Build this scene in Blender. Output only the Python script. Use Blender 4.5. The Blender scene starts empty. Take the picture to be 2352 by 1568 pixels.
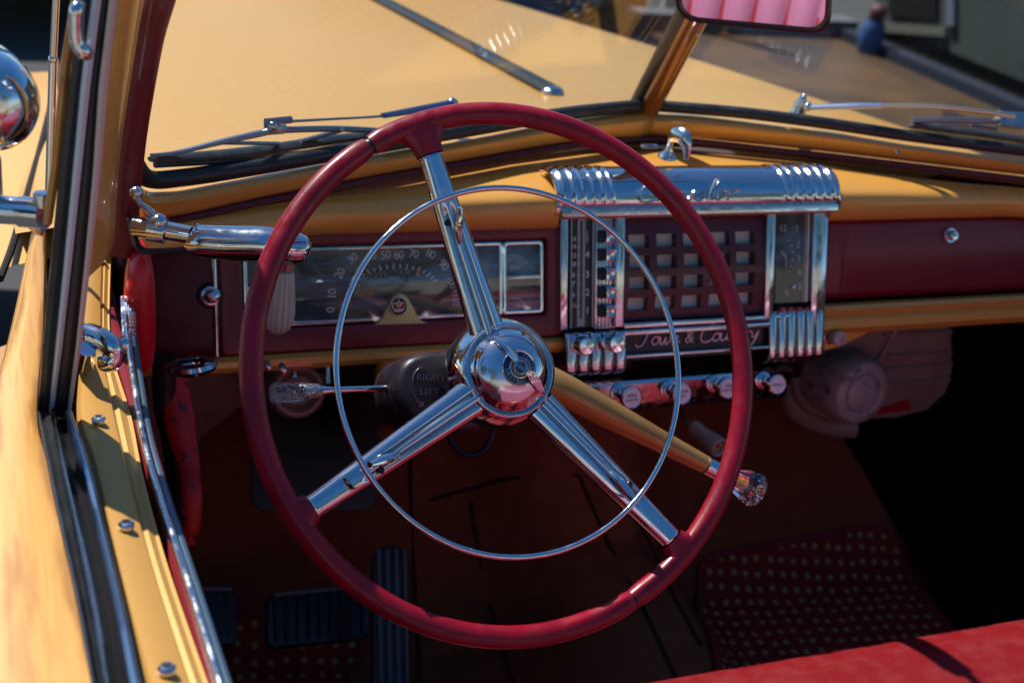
import bpy, math, random
from mathutils import Vector as V, Matrix
random.seed(7)
sc = bpy.context.scene
COL = sc.collection
# ---------------------------------------------------------------- camera
FPX = 3000.0
CX, CY = 1176.0, 784.0
_F = V((-1276, -1584, 3000)).normalized()
_X = V((7620, -457, 3000)); _X = (_X - _F*_X.dot(_F)/1.0*1.0).normalized(); _X = (_X - _F*_X.dot(_F)).normalized()
_D = _F.cross(_X)
RM = Matrix((_X, _F, -_D))                       # picture axes -> world axes
def ray(px, py): return RM @ V(((px-CX)/FPX, (py-CY)/FPX, 1.0))
CAM = V((-.38, 0, 1.0)) - ray(1150, 863)*1.067
cam_d = bpy.data.cameras.new('camera'); cam = bpy.data.objects.new('camera', cam_d); COL.objects.link(cam)
cam_d.sensor_width = 36.0; cam_d.lens = 36.0*FPX/2352.0
cam_d.clip_start = .02; cam_d.clip_end = 500
mw = Matrix.Identity(4)
for i in range(3):
    mw[i][0] = RM[i][0]; mw[i][1] = -RM[i][1]; mw[i][2] = -RM[i][2]; mw[i][3] = CAM[i]
cam.matrix_world = mw
cam_d.dof.use_dof = True; cam_d.dof.focus_distance = 1.09; cam_d.dof.aperture_fstop = 7.0
sc.camera = cam
# ---------------------------------------------------------------- sky, sun, exposure
SUN = V((-.29, .48, .83)).normalized()           # towards the sun
EL = math.asin(SUN.z); AZ = math.atan2(SUN.x, SUN.y)
world = bpy.data.worlds.new('World'); sc.world = world; world.use_nodes = True
wn = world.node_tree.nodes; wl = world.node_tree.links
sky = wn.new('ShaderNodeTexSky'); sky.sky_type = 'NISHITA'; sky.sun_disc = False
sky.sun_elevation = EL; sky.sun_rotation = AZ; sky.air_density = 1.0; sky.dust_density = .4; sky.ozone_density = 3.0
hs_ = wn.new('ShaderNodeHueSaturation'); hs_.inputs['Saturation'].default_value = 1.3; wl.new(sky.outputs[0], hs_.inputs['Color']); wl.new(hs_.outputs[0], wn['Background'].inputs[0]); wn['Background'].inputs[1].default_value = .092
sd = bpy.data.lights.new('sun', 'SUN'); sd.energy = 5.0; sd.angle = math.radians(.53); sd.color = (1.0, .955, .88)
sun = bpy.data.objects.new('sun', sd); COL.objects.link(sun)
sun.rotation_euler = SUN.to_track_quat('Z', 'Y').to_euler()
sc.view_settings.view_transform = 'Standard'; sc.view_settings.look = 'None'
sc.view_settings.exposure = 0.55; sc.view_settings.gamma = 1.0; sc.view_settings.use_curve_mapping = False

# ---------------------------------------------------------------- helpers: points
def at(px, py, ax, val):
    r = ray(px, py); i = 'xyz'.index(ax); return CAM + r*((val-CAM[i])/r[i])
def onp(px, py, o, n):
    r = ray(px, py); return CAM + r*((o-CAM).dot(n)/r.dot(n))
def Y(px, py, y): return at(px, py, 'y', y)
def Z(px, py, z): return at(px, py, 'z', z)
def Xp(px, py, x): return at(px, py, 'x', x)
A = math.radians(18)
DO = V((0, .35, .919)); DU = V((1, 0, 0)); DV = V((0, math.sin(A), math.cos(A))); DN = V((0, -math.cos(A), math.sin(A)))
def D(u, v, h=0.0): return DO + DU*u + DV*v + DN*h          # dash frame
def Pd(px, py, h=0.0): return onp(px, py, DO+DN*h, DN)
def duv(px, py, h=0.0):
    q = Pd(px, py, h)-DO; return q.dot(DU), q.dot(DV)
AP = V((0, .54, 1.07))
def wplane(s):
    e = V((s*.627, -.233, -.01)); up = V((0, -.099, .122)); n = e.cross(up).normalized()
    if n.y > 0: n = -n
    return n
WN = {-1: wplane(-1), 1: wplane(1)}
def Pw(px, py, s=-1, h=0.0): return onp(px, py, AP+WN[s]*h, WN[s])

def crom(pts, n=6, closed=False):
    pts = [V(p) for p in pts]
    if n <= 1 or len(pts) < 3: return pts
    out = []; L = len(pts); m = L if closed else L-1
    for i in range(m):
        if closed: p0, p1, p2, p3 = pts[i-1], pts[i], pts[(i+1) % L], pts[(i+2) % L]
        else:
            p1, p2 = pts[i], pts[i+1]
            p0 = pts[i-1] if i else p1*2-p2
            p3 = pts[i+2] if i+2 < L else p2*2-p1
        for k in range(n):
            t = k/n
            out.append(.5*((2*p1)+(p2-p0)*t+(2*p0-5*p1+4*p2-p3)*t*t+(3*p1-p0-3*p2+p3)*t**3))
    if not closed: out.append(pts[-1])
    return out
def lerp(a, b, t): return a+(b-a)*t
def samp(vals, t):
    if not isinstance(vals, (list, tuple)): return vals
    x = t*(len(vals)-1); i = min(int(x), len(vals)-2) if len(vals) > 1 else 0
    return vals[0] if len(vals) == 1 else lerp(vals[i], vals[i+1], x-i)

# ---------------------------------------------------------------- helpers: mesh
class MB:
    def __init__(s): s.v = []; s.f = []
    def add(s, vs, fs):
        b = len(s.v); s.v += [tuple(v) for v in vs]; s.f += [tuple(i+b for i in f) for f in fs]
    def tube(s, path, r, seg=12, cap=True, closed=False, flat=1.0, ref=None):
        path = [V(p) for p in path]; n = len(path); vs = []; fs = []
        T0 = (path[1]-path[0]).normalized()
        a = V(ref) if ref else (V((0, 0, 1)) if abs(T0.z) < .9 else V((1, 0, 0)))
        N = (a-T0*a.dot(T0)).normalized()
        for i in range(n):
            if closed: T = (path[(i+1) % n]-path[i-1]).normalized()
            else: T = (path[min(i+1, n-1)]-path[max(i-1, 0)]).normalized()
            if ref: N = V(ref)
            N = (N-T*N.dot(T)).normalized(); B = T.cross(N)
            rr = samp(r, i/max(1, n-1))
            for k in range(seg):
                t = 2*math.pi*k/seg; vs.append(path[i]+N*(math.cos(t)*rr*flat)+B*(math.sin(t)*rr))
        m = n if closed else n-1
        for i in range(m):
            j = (i+1) % n
            for k in range(seg):
                l = (k+1) % seg; fs.append((i*seg+k, i*seg+l, j*seg+l, j*seg+k))
        if cap and not closed:
            fs.append(tuple(range(seg))[::-1]); fs.append(tuple((n-1)*seg+k for k in range(seg)))
        s.add(vs, fs); return s
    def lathe(s, prof, o, ax, seg=48, a0=0, a1=2*math.pi):
        ax = V(ax).normalized(); a = V((0, 0, 1)) if abs(ax.z) < .9 else V((1, 0, 0))
        N = (a-ax*a.dot(ax)).normalized(); B = ax.cross(N); vs = []; fs = []
        full = abs(a1-a0-2*math.pi) < 1e-6; ns = seg if full else seg+1
        for r, h in prof:
            for k in range(ns):
                t = a0+(a1-a0)*k/seg; vs.append(V(o)+ax*h+(N*math.cos(t)+B*math.sin(t))*max(r, 1e-5))
        for i in range(len(prof)-1):
            for k in range(seg):
                l = (k+1) % ns; fs.append((i*ns+k, i*ns+l, (i+1)*ns+l, (i+1)*ns+k))
        s.add(vs, fs); return s
    def loft(s, curves, closed_u=False, closed_v=False):
        n = len(curves[0]); vs = [p for c in curves for p in c]; fs = []
        m = len(curves) if closed_v else len(curves)-1
        for i in range(m):
            j = (i+1) % len(curves)
            for k in range(n if closed_u else n-1):
                l = (k+1) % n; fs.append((i*n+k, i*n+l, j*n+l, j*n+k))
        s.add(vs, fs); return s
    def quad(s, a, b, c, d): s.add([a, b, c, d], [(0, 1, 2, 3)]); return s
    def prism(s, pts, d):
        pts = [V(p) for p in pts]; n = len(pts); d = V(d)
        fs = [tuple(range(n)), tuple(n+k for k in range(n))[::-1]]
        for k in range(n):
            l = (k+1) % n; fs.append((k, k+n, l+n, l))
        s.add(pts+[p+d for p in pts], fs); return s
    def box(s, o, x, y, z):
        o = V(o); x = V(x); y = V(y); z = V(z)
        s.prism([o-x-y-z, o+x-y-z, o+x+y-z, o-x+y-z], z*2); return s
    def ball(s, o, r, seg=24, sc_=(1, 1, 1)):
        vs = []; fs = []; R = seg//2
        for i in range(R+1):
            p = math.pi*i/R
            for k in range(seg):
                t = 2*math.pi*k/seg
                vs.append(V(o)+V((r*sc_[0]*math.sin(p)*math.cos(t), r*sc_[1]*math.sin(p)*math.sin(t), r*sc_[2]*math.cos(p))))
        for i in range(R):
            for k in range(seg):
                l = (k+1) % seg; fs.append((i*seg+k, (i+1)*seg+k, (i+1)*seg+l, i*seg+l))
        s.add(vs, fs); return s
    def build(s, name, mat, parent=None, bev=0, ang=32, solid=0, label=None, sub=0):
        me = bpy.data.meshes.new(name); me.from_pydata(s.v, [], s.f)
        import bmesh
        bm = bmesh.new(); bm.from_mesh(me)
        bmesh.ops.remove_doubles(bm, verts=bm.verts, dist=1e-6)
        bmesh.ops.dissolve_degenerate(bm, edges=bm.edges, dist=1e-7)
        bmesh.ops.recalc_face_normals(bm, faces=bm.faces)
        if bev:
            ee = [e for e in bm.edges if len(e.link_faces) == 2 and e.calc_face_angle(0) > math.radians(40)]
            if ee: bmesh.ops.bevel(bm, geom=ee, offset=bev, segments=3, profile=.5, affect='EDGES', clamp_overlap=True)
        for e in bm.edges: e.smooth = not (len(e.link_faces) == 2 and e.calc_face_angle(0) > math.radians(ang))
        for f in bm.faces: f.smooth = True
        bm.to_mesh(me); bm.free()
        me.materials.append(mat)
        o = bpy.data.objects.new(name, me); COL.objects.link(o)
        if solid:
            md = o.modifiers.new('solid', 'SOLIDIFY'); md.thickness = solid; md.offset = -1
        if sub:
            md = o.modifiers.new('sub', 'SUBSURF'); md.levels = sub; md.render_levels = sub
        if parent is not None: o.parent = parent
        if label: o['label'] = label
        return o
def tag(o, label=None, cat=None, group=None, kind=None):
    for k, x in (('label', label), ('category', cat), ('group', group), ('kind', kind)):
        if x: o[k] = x
    return o
def rrect(x0, x1, y0, y1, r, n=5):
    out = []
    for cx, cy, a in ((x1-r, y1-r, 0), (x0+r, y1-r, 90), (x0+r, y0+r, 180), (x1-r, y0+r, 270)):
        for k in range(n+1):
            t = math.radians(a+90*k/n); out.append((cx+r*math.cos(t), cy+r*math.sin(t)))
    return out
def frame_ring(mb, outer, inner, f, h0, h1):
    """ring between two outlines (same count) in a (u,v,h) frame f, from depth h0 to h1"""
    n = len(outer)
    mb.loft([[f(*p, h0) for p in outer], [f(*p, h1) for p in outer], [f(*p, h1) for p in inner], [f(*p, h0) for p in inner]], closed_u=True, closed_v=True)
def text_mesh(mb, s, o, u, v, size, depth=.0004, rot=0, align='CENTER', off=0, spacing=1.0, shear=0):
    cu = bpy.data.curves.new('t', 'FONT'); cu.body = s; cu.size = size; cu.align_x = align; cu.align_y = 'CENTER'
    cu.extrude = depth/2; cu.offset = off; cu.space_character = spacing; cu.shear = shear; cu.resolution_u = 3
    ob = bpy.data.objects.new('t', cu); COL.objects.link(ob)
    dg = bpy.context.evaluated_depsgraph_get(); me = bpy.data.meshes.new_from_object(ob.evaluated_get(dg))
    c, sn = math.cos(rot), math.sin(rot); u = V(u).normalized(); v = V(v).normalized(); n = u.cross(v)
    vs = [V(o)+u*(p.co.x*c-p.co.y*sn)+v*(p.co.x*sn+p.co.y*c)+n*(p.co.z+depth/2) for p in me.vertices]
    mb.add(vs, [tuple(p.vertices) for p in me.polygons])
    bpy.data.objects.remove(ob); bpy.data.curves.remove(cu); bpy.data.meshes.remove(me)
SCR = {
 'T': (.72, [[(0, .8), (.12, .98), (.5, 1.0), (.9, 1.08)], [(.5, 1.0), (.42, .5), (.28, .02), (.05, -.08), (-.08, .1)]]),
 'o': (.44, [[(.36, .42), (.16, .5), (.02, .24), (.15, 0), (.34, .1), (.36, .36), (.26, .48), (.46, .42)]]),
 'w': (.62, [[(0, .46), (.05, .05), (.18, .02), (.28, .42), (.31, .06), (.43, .02), (.54, .3), (.5, .48), (.64, .42)]]),
 'n': (.46, [[(0, .42), (.06, .46), (.05, .0)], [(.05, .28), (.2, .48), (.3, .38), (.28, .05), (.46, .1)]]),
 '&': (.55, [[(.45, .0), (.1, .5), (.2, .72), (.3, .58), (.04, .22), (.16, .02), (.42, .34)]]),
 'C': (.66, [[(.74, .82), (.62, 1.05), (.28, .98), (.02, .5), (.1, .06), (.38, -.03), (.66, .14)]]),
 'u': (.48, [[(0, .46), (.02, .1), (.14, .0), (.3, .2), (.34, .48), (.33, .08), (.48, .08)]]),
 't': (.34, [[(.16, .92), (.08, .12), (.18, .0), (.36, .1)], [(-.02, .6), (.36, .64)]]),
 'r': (.4, [[(0, .4), (.08, .5), (.06, 0)], [(.07, .34), (.2, .5), (.38, .42)]]),
 'y': (.44, [[(0, .46), (.05, .12), (.18, .1), (.34, .48), (.28, 0), (.08, -.4), (-.1, -.28)]]),
 'h': (.44, [[(.1, 1.02), (.02, 0)], [(.04, .26), (.2, .48), (.28, .3), (.28, .03), (.44, .08)]]),
 's': (.38, [[(0, .1), (.26, .5), (.3, .2), (.16, 0), (.0, .06)]]),
 'l': (.3, [[(0, .1), (.26, .8), (.16, 1.02), (.06, .6), (.08, .05), (.3, .1)]]),
 'e': (.4, [[(0, .2), (.28, .34), (.2, .5), (.05, .3), (.12, .02), (.4, .14)]]),
 ' ': (.25, [])}
def script_text(mb, s, f, x0, x1, y0, size, r, h, shear=.28):
    W = sum(SCR[c][0] for c in s); k = (x1-x0)/W; x = 0
    for c in s:
        w, st = SCR[c]
        for p in st:
            q = crom([V((a, b, 0)) for a, b in p], 4)
            mb.tube([f(x0+(x+a.x)*k+a.y*size*shear, y0+a.y*size, h) for a in q], r, seg=6)
        x += w

# ---------------------------------------------------------------- materials
def mat(name, col, rough=.5, metal=0., coat=0., coatr=.05, spec=.5, bump=None, noise=None, aniso=0, trans=0, ior=1.45, alpha=None, emis=None, sheen=0, sss=0):
    m = bpy.data.materials.new(name); m.use_nodes = True; nt = m.node_tree; N = nt.nodes; L = nt.links
    b = N['Principled BSDF']; b.inputs['Base Color'].default_value = (*col, 1); b.inputs['Roughness'].default_value = rough
    b.inputs['Metallic'].default_value = metal; b.inputs['Coat Weight'].default_value = coat; b.inputs['Coat Roughness'].default_value = coatr
    b.inputs['Specular IOR Level'].default_value = spec; b.inputs['Transmission Weight'].default_value = trans; b.inputs['IOR'].default_value = ior
    if sss: b.inputs['Subsurface Weight'].default_value = sss; b.inputs['Subsurface Radius'].default_value = (.01, .002, .002)
    tc = N.new('ShaderNodeTexCoord')
    if noise:                                    # (scale, col2, lo, hi [, stretch])
        mp = N.new('ShaderNodeMapping'); L.new(tc.outputs['Object'], mp.inputs[0])
        if len(noise) > 4: mp.inputs['Scale'].default_value = noise[4]
        n = N.new('ShaderNodeTexNoise'); n.inputs['Scale'].default_value = noise[0]; n.inputs['Detail'].default_value = 8
        L.new(mp.outputs[0], n.inputs['Vector'])
        r = N.new('ShaderNodeValToRGB'); r.color_ramp.elements[0].position = noise[2]; r.color_ramp.elements[1].position = noise[3]
        r.color_ramp.elements[0].color = (*col, 1); r.color_ramp.elements[1].color = (*noise[1], 1)
        L.new(n.outputs[0], r.inputs[0]); L.new(r.outputs[0], b.inputs['Base Color'])
    if bump:                                     # (scale, strength, distance [, roughvar])
        n = N.new('ShaderNodeTexNoise'); n.inputs['Scale'].default_value = bump[0]; n.inputs['Detail'].default_value = 6
        L.new(tc.outputs['Object'], n.inputs['Vector'])
        bp = N.new('ShaderNodeBump'); bp.inputs['Strength'].default_value = bump[1]; bp.inputs['Distance'].default_value = bump[2]
        L.new(n.outputs[0], bp.inputs['Height']); L.new(bp.outputs[0], b.inputs['Normal'])
        if len(bump) > 3:
            mr = N.new('ShaderNodeMapRange'); mr.inputs['To Min'].default_value = rough; mr.inputs['To Max'].default_value = rough+bump[3]
            n2 = N.new('ShaderNodeTexNoise'); n2.inputs['Scale'].default_value = bump[0]*.12; n2.inputs['Detail'].default_value = 8
            L.new(tc.outputs['Object'], n2.inputs['Vector']); mr.inputs['From Min'].default_value = .42; mr.inputs['From Max'].default_value = .68
            L.new(n2.outputs[0], mr.inputs[0]); L.new(mr.outputs[0], b.inputs['Roughness'])
    return m
GOLD = mat('gold_paint', (.68, .315, .060), rough=.42, metal=.18, coat=.45, coatr=.05, bump=(900, .06, .0003))
GOLDH = mat('hood_gold_paint', (.50, .262, .058), rough=.5, metal=.2, coat=.16, coatr=.15, bump=(300, .05, .0004))
CHROME = mat('chrome', (.66, .66, .67), rough=.03, metal=1, bump=(420, .08, .0003, .22))
CHROMES = mat('pitted_chrome', (.60, .60, .61), rough=.10, metal=1, bump=(700, .18, .0004, .3))
STEEL = mat('wiper_steel', (.22, .26, .32), rough=.3, metal=1)
RIM = mat('red_rim_plastic', (.235, .002, .014), rough=.30, coat=.18, coatr=.15, spec=.35, bump=(700, .2, .0005, .25), noise=(40, (.16, .0025, .012), .4, .7))
MAROON = mat('maroon_paint', (.19, .004, .012), rough=.38, coat=.22, coatr=.25, bump=(500, .05, .0003), noise=(9, (.14, .006, .016), .35, .7))
MARD = mat('dark_maroon_vinyl', (.07, .006, .018), rough=.45, bump=(600, .2, .0004))
WELT = mat('maroon_welt', (.07, .008, .02), rough=.5, bump=(900, .3, .0005))
LEATHER = mat('red_leather', (.19, .0035, .007), rough=.45, bump=(350, .12, .0005, .2), noise=(24, (.25, .018, .025), .55, .9, (1, 4, 1)))
WINDL = mat('oxblood_windlace', (.16, .008, .012), rough=.38, bump=(800, .35, .0006))
RUBBER = mat('black_rubber', (.018, .02, .024), rough=.28, bump=(400, .15, .0004, .3))
BLACK = mat('black_plastic', (.012, .011, .014), rough=.35, bump=(600, .1, .0004))
SHROUD = mat('column_plum_black', (.014, .007, .013), rough=.36, bump=(500, .12, .0004, .25), noise=(60, (.03, .02, .03), .6, .75))
CARPET = mat('brown_carpet', (.44, .10, .045), rough=.95, spec=.1, bump=(900, .8, .002), noise=(30, (.34, .078, .036), .35, .65))
SEAM = mat('carpet_seam', (.006, .003, .003), rough=.9)
DIAL = mat('dial_reflection_grey', (.075, .08, .075), rough=.25, noise=(14, (.28, .285, .26), .45, .75, (1, 1, 5)))  # grey streaks paint the bright surroundings mirrored in the dial
DIALN = mat('dial_number_cream', (.9, .88, .8), rough=.6)
RADB = mat('radio_dial_black', (.02, .02, .022), rough=.3)
RADG = mat('radio_scale_grey', (.30, .30, .31), rough=.35, metal=.5)
MESH = mat('speaker_cloth', (.42, .38, .30), rough=.8)
PINKS = mat('name_script_metal', (.95, .62, .60), rough=.4, metal=.5)
CREAM = mat('knob_face_cream', (.85, .72, .68), rough=.4, coat=.1)
GREY = mat('grip_grey_plastic', (.42, .38, .33), rough=.4, coat=.2)
REDP = mat('red_lever_paint', (.42, .008, .008), rough=.35, noise=(90, (.06, .012, .012), .58, .64))
MAUVE = mat('mauve_brown_paint', (.22, .11, .095), rough=.5, bump=(120, .2, .001), noise=(18, (.16, .08, .07), .4, .7))
HEAT = mat('heater_brown_paint', (.32, .21, .17), rough=.45, coat=.15, noise=(12, (.24, .15, .125), .4, .7))
CARPR = mat('mat_binding', (.40, .015, .04), rough=.8, bump=(900, .5, .001))
BROWNCAR = mat('brown_metallic_paint', (.075, .042, .018), rough=.3, metal=.3, coat=1, coatr=.04)
NAVY = mat('navy_car_paint', (.008, .012, .03), rough=.2, coat=1)
DMAR = mat('dark_maroon_car_paint', (.03, .008, .016), rough=.25, coat=1)
ASPH = mat('asphalt', (.05, .05, .052), rough=.9, bump=(60, .5, .01), noise=(3, (.035, .035, .038), .35, .7))
WALLG = mat('reflection_grey_green', (.035, .050, .048), rough=.85, bump=(20, .2, .01), noise=(4, (.024, .036, .034), .4, .7))
DARKW = mat('reflection_black', (.004, .005, .006), rough=.1)
SILL = mat('reflection_sill', (.10, .105, .075), rough=.7)
BLUEP = mat('figure_blue', (.02, .07, .20), rough=.6); PINKP = mat('figure_pink', (.10, .02, .035), rough=.6)  # tones of the reflected figure
LEAF = mat('leaves', (.06, .11, .025), rough=.55, noise=(3, (.035, .07, .015), .35, .65))
BARK = mat('bark', (.10, .07, .05), rough=.9, bump=(30, .8, .02))
WHITE = mat('cream_plaster', (.55, .52, .44), rough=.8, noise=(2, (.45, .43, .37), .4, .7))
WOODM = bpy.data.materials.new('varnished_maple'); WOODM.use_nodes = True
def wood(m, c1, c2, c3, coat=.7):
    nt = m.node_tree; N = nt.nodes; L = nt.links; b = N['Principled BSDF']
    tc = N.new('ShaderNodeTexCoord'); mp = N.new('ShaderNodeMapping'); mp.inputs['Scale'].default_value = (22, 3.2, 22)
    L.new(tc.outputs['Object'], mp.inputs[0])
    nz = N.new('ShaderNodeTexNoise'); nz.inputs['Scale'].default_value = 2.2; nz.inputs['Detail'].default_value = 4; L.new(mp.outputs[0], nz.inputs[0])
    w = N.new('ShaderNodeTexWave'); w.wave_type = 'RINGS'; w.inputs['Scale'].default_value = 1.6; w.inputs['Distortion'].default_value = 7; w.inputs['Detail'].default_value = 3; w.inputs['Detail Scale'].default_value = 1.2
    L.new(mp.outputs[0], w.inputs[0])
    r = N.new('ShaderNodeValToRGB'); e = r.color_ramp.elements; e[0].position = .0; e[0].color = (*c1, 1); e[1].position = .75; e[1].color = (*c2, 1)
    x = e.new(.35); x.color = (*c3, 1); L.new(w.outputs[0], r.inputs[0])
    mx = N.new('ShaderNodeMixRGB'); mx.blend_type = 'MULTIPLY'; mx.inputs[0].default_value = .4
    r2 = N.new('ShaderNodeValToRGB'); r2.color_ramp.elements[0].position = .3; r2.color_ramp.elements[0].color = (.62, .50, .36, 1); r2.color_ramp.elements[1].position = .62; r2.color_ramp.elements[1].color = (1, 1, 1, 1)
    mp2 = N.new('ShaderNodeMapping'); mp2.inputs['Scale'].default_value = (260, 9, 200); L.new(tc.outputs['Object'], mp2.inputs[0])
    n2 = N.new('ShaderNodeTexNoise'); n2.inputs['Scale'].default_value = 2; n2.inputs['Detail'].default_value = 6; L.new(mp2.outputs[0], n2.inputs[0])
    L.new(n2.outputs[0], r2.inputs[0]); L.new(r.outputs[0], mx.inputs[1]); L.new(r2.outputs[0], mx.inputs[2]); L.new(mx.outputs[0], b.inputs['Base Color'])
    b.inputs['Roughness'].default_value = .5; b.inputs['Coat Weight'].default_value = coat*.5; b.inputs['Coat Roughness'].default_value = .08
wood(WOODM, (.40, .18, .035), (.62, .325, .075), (.57, .285, .062))
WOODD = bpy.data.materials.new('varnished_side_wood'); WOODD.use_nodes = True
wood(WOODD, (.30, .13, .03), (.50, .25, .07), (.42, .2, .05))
def glass_mat(name, tint=(1, 1, 1), gl=.9, rough=.0, dust=0):
    m = bpy.data.materials.new(name); m.use_nodes = True; nt = m.node_tree; N = nt.nodes; L = nt.links
    for n in list(N):
        if n.type != 'OUTPUT_MATERIAL': N.remove(n)
    out = [n for n in N if n.type == 'OUTPUT_MATERIAL'][0]
    tr = N.new('ShaderNodeBsdfTransparent'); tr.inputs[0].default_value = (*tint, 1)
    g = N.new('ShaderNodeBsdfGlossy'); g.inputs['Roughness'].default_value = rough
    lw = N.new('ShaderNodeLayerWeight'); lw.inputs[0].default_value = .5
    fr = N.new('ShaderNodeMath'); fr.operation = 'POWER'; fr.inputs[1].default_value = 5; L.new(lw.outputs['Facing'], fr.inputs[0])
    mu = N.new('ShaderNodeMath'); mu.operation = 'MULTIPLY_ADD'; mu.inputs[1].default_value = gl; mu.inputs[2].default_value = .04*gl; L.new(fr.outputs[0], mu.inputs[0])
    mx = N.new('ShaderNodeMixShader'); L.new(mu.outputs[0], mx.inputs[0]); L.new(tr.outputs[0], mx.inputs[1]); L.new(g.outputs[0], mx.inputs[2])
    last = mx
    if dust:
        df = N.new('ShaderNodeBsdfDiffuse'); df.inputs[0].default_value = (.8, .8, .8, 1)
        tc = N.new('ShaderNodeTexCoord'); vo = N.new('ShaderNodeTexVoronoi'); vo.inputs['Scale'].default_value = 95; L.new(tc.outputs['Object'], vo.inputs[0])
        lt = N.new('ShaderNodeMath'); lt.operation = 'LESS_THAN'; lt.inputs[1].default_value = .045; L.new(vo.outputs['Distance'], lt.inputs[0])
        m2 = N.new('ShaderNodeMath'); m2.operation = 'MULTIPLY_ADD'; m2.inputs[1].default_value = dust; L.new(lt.outputs[0], m2.inputs[0])
        nz = N.new('ShaderNodeTexNoise'); nz.inputs['Scale'].default_value = 7; nz.inputs['Detail'].default_value = 9; L.new(tc.outputs['Object'], nz.inputs[0])
        mr = N.new('ShaderNodeMapRange'); mr.inputs['From Min'].default_value = .45; mr.inputs['From Max'].default_value = .75; mr.inputs['To Min'].default_value = .002; mr.inputs['To Max'].default_value = .018; L.new(nz.outputs[0], mr.inputs[0]); L.new(mr.outputs[0], m2.inputs[2])
        mx2 = N.new('ShaderNodeMixShader'); L.new(m2.outputs[0], mx2.inputs[0]); L.new(mx.outputs[0], mx2.inputs[1]); L.new(df.outputs[0], mx2.inputs[2]); last = mx2
    L.new(last.outputs[0], out.inputs[0]); return m
WGLASS = glass_mat('windshield_glass', (.96, .98, .97), .9, 0, .25)
DGLASS = glass_mat('dial_glass', (.93, .93, .93), 2.6, .04)
CGLASS = glass_mat('clock_lens', (.9, .9, .9), .8, .02)
CRYST = mat('crackled_acrylic', (.95, .97, .93), rough=.08, trans=1, ior=1.49, bump=(160, .9, .004))
CRYST2 = mat('clear_acrylic', (1, 1, 1), rough=.0, trans=1, ior=1.49)
_nt = CRYST.node_tree; _v = _nt.nodes.new('ShaderNodeTexVoronoi'); _v.feature = 'DISTANCE_TO_EDGE'; _v.inputs['Scale'].default_value = 260
_t = _nt.nodes.new('ShaderNodeTexCoord'); _nt.links.new(_t.outputs['Object'], _v.inputs[0]); _r = _nt.nodes.new('ShaderNodeValToRGB'); _r.color_ramp.elements[0].position = 0; _r.color_ramp.elements[0].color = (1, 1, 1, 1); _r.color_ramp.elements[1].position = .08; _r.color_ramp.elements[1].color = (0, 0, 0, 1)
_nt.links.new(_v.outputs[0], _r.inputs[0])
_b = [n for n in _nt.nodes if n.type == 'BUMP'][0]; _nt.links.new(_r.outputs[0], _b.inputs['Height'])
_m = _nt.nodes.new('ShaderNodeMapRange'); _m.inputs['To Min'].default_value = 1; _m.inputs['To Max'].default_value = .25; _nt.links.new(_r.outputs[0], _m.inputs[0]); _nt.links.new(_m.outputs[0], _nt.nodes['Principled BSDF'].inputs['Transmission Weight'])
def dots_mat():
    m = bpy.data.materials.new('dotted_carpet'); m.use_nodes = True; nt = m.node_tree; N = nt.nodes; L = nt.links; b = N['Principled BSDF']
    tc = N.new('ShaderNodeTexCoord'); mp = N.new('ShaderNodeMapping'); L.new(tc.outputs['Object'], mp.inputs[0]); mp.inputs['Rotation'].default_value = (math.radians(-24), 0, math.radians(8))
    vo = N.new('ShaderNodeTexVoronoi'); vo.inputs['Scale'].default_value = 46; vo.inputs['Randomness'].default_value = .25; vo.voronoi_dimensions = '2D'
    L.new(mp.outputs[0], vo.inputs[0])
    r = N.new('ShaderNodeValToRGB'); e = r.color_ramp.elements; e[0].position = .10; e[0].color = (.85, .50, .16, 1); e[1].position = .28; e[1].color = (.50, .025, .020, 1)
    L.new(vo.outputs['Distance'], r.inputs[0]); L.new(r.outputs[0], b.inputs['Base Color']); b.inputs['Roughness'].default_value = .95
    n = N.new('ShaderNodeTexNoise'); n.inputs['Scale'].default_value = 500; bp = N.new('ShaderNodeBump'); bp.inputs['Distance'].default_value = .003; L.new(tc.outputs['Object'], n.inputs[0]); L.new(n.outputs[0], bp.inputs['Height']); L.new(bp.outputs[0], b.inputs['Normal'])
    return m
DOTS = dots_mat()
MIRROR = mat('mirror_silver', (.9, .88, .9), rough=.01, metal=1)

# ================================================================ the setting
MB().quad((-60, -60, 0), (60, -60, 0), (60, 60, 0), (-60, 60, 0)).build('ground', ASPH)['kind'] = 'structure'

MB().quad((-40, -40, .004), (40, -40, .004), (40, -1.6, .004), (-40, -1.6, .004)).build('pavement', mat('pale_paving', (.30, .285, .25), rough=.85, noise=(4, (.24, .23, .20), .4, .7)))['kind'] = 'structure'
MB().quad((-40, -12, .008), (40, -12, .008), (40, -7, .008), (-40, -7, .008)).build('lawn', mat('lawn_green', (.05, .10, .02), rough=.9, noise=(9, (.08, .14, .03), .4, .7)))['kind'] = 'structure'
# ================================================================ the car
car = bpy.data.objects.new('vintage_car', None); COL.objects.link(car); car.location = (0, 0, 0)
tag(car, 'vintage gold convertible with maple trim, chrome dashboard and red steering wheel', 'car')
P = lambda mb, name, m, parent=None, **k: mb.build(name, m, parent or car, **k)

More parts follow.
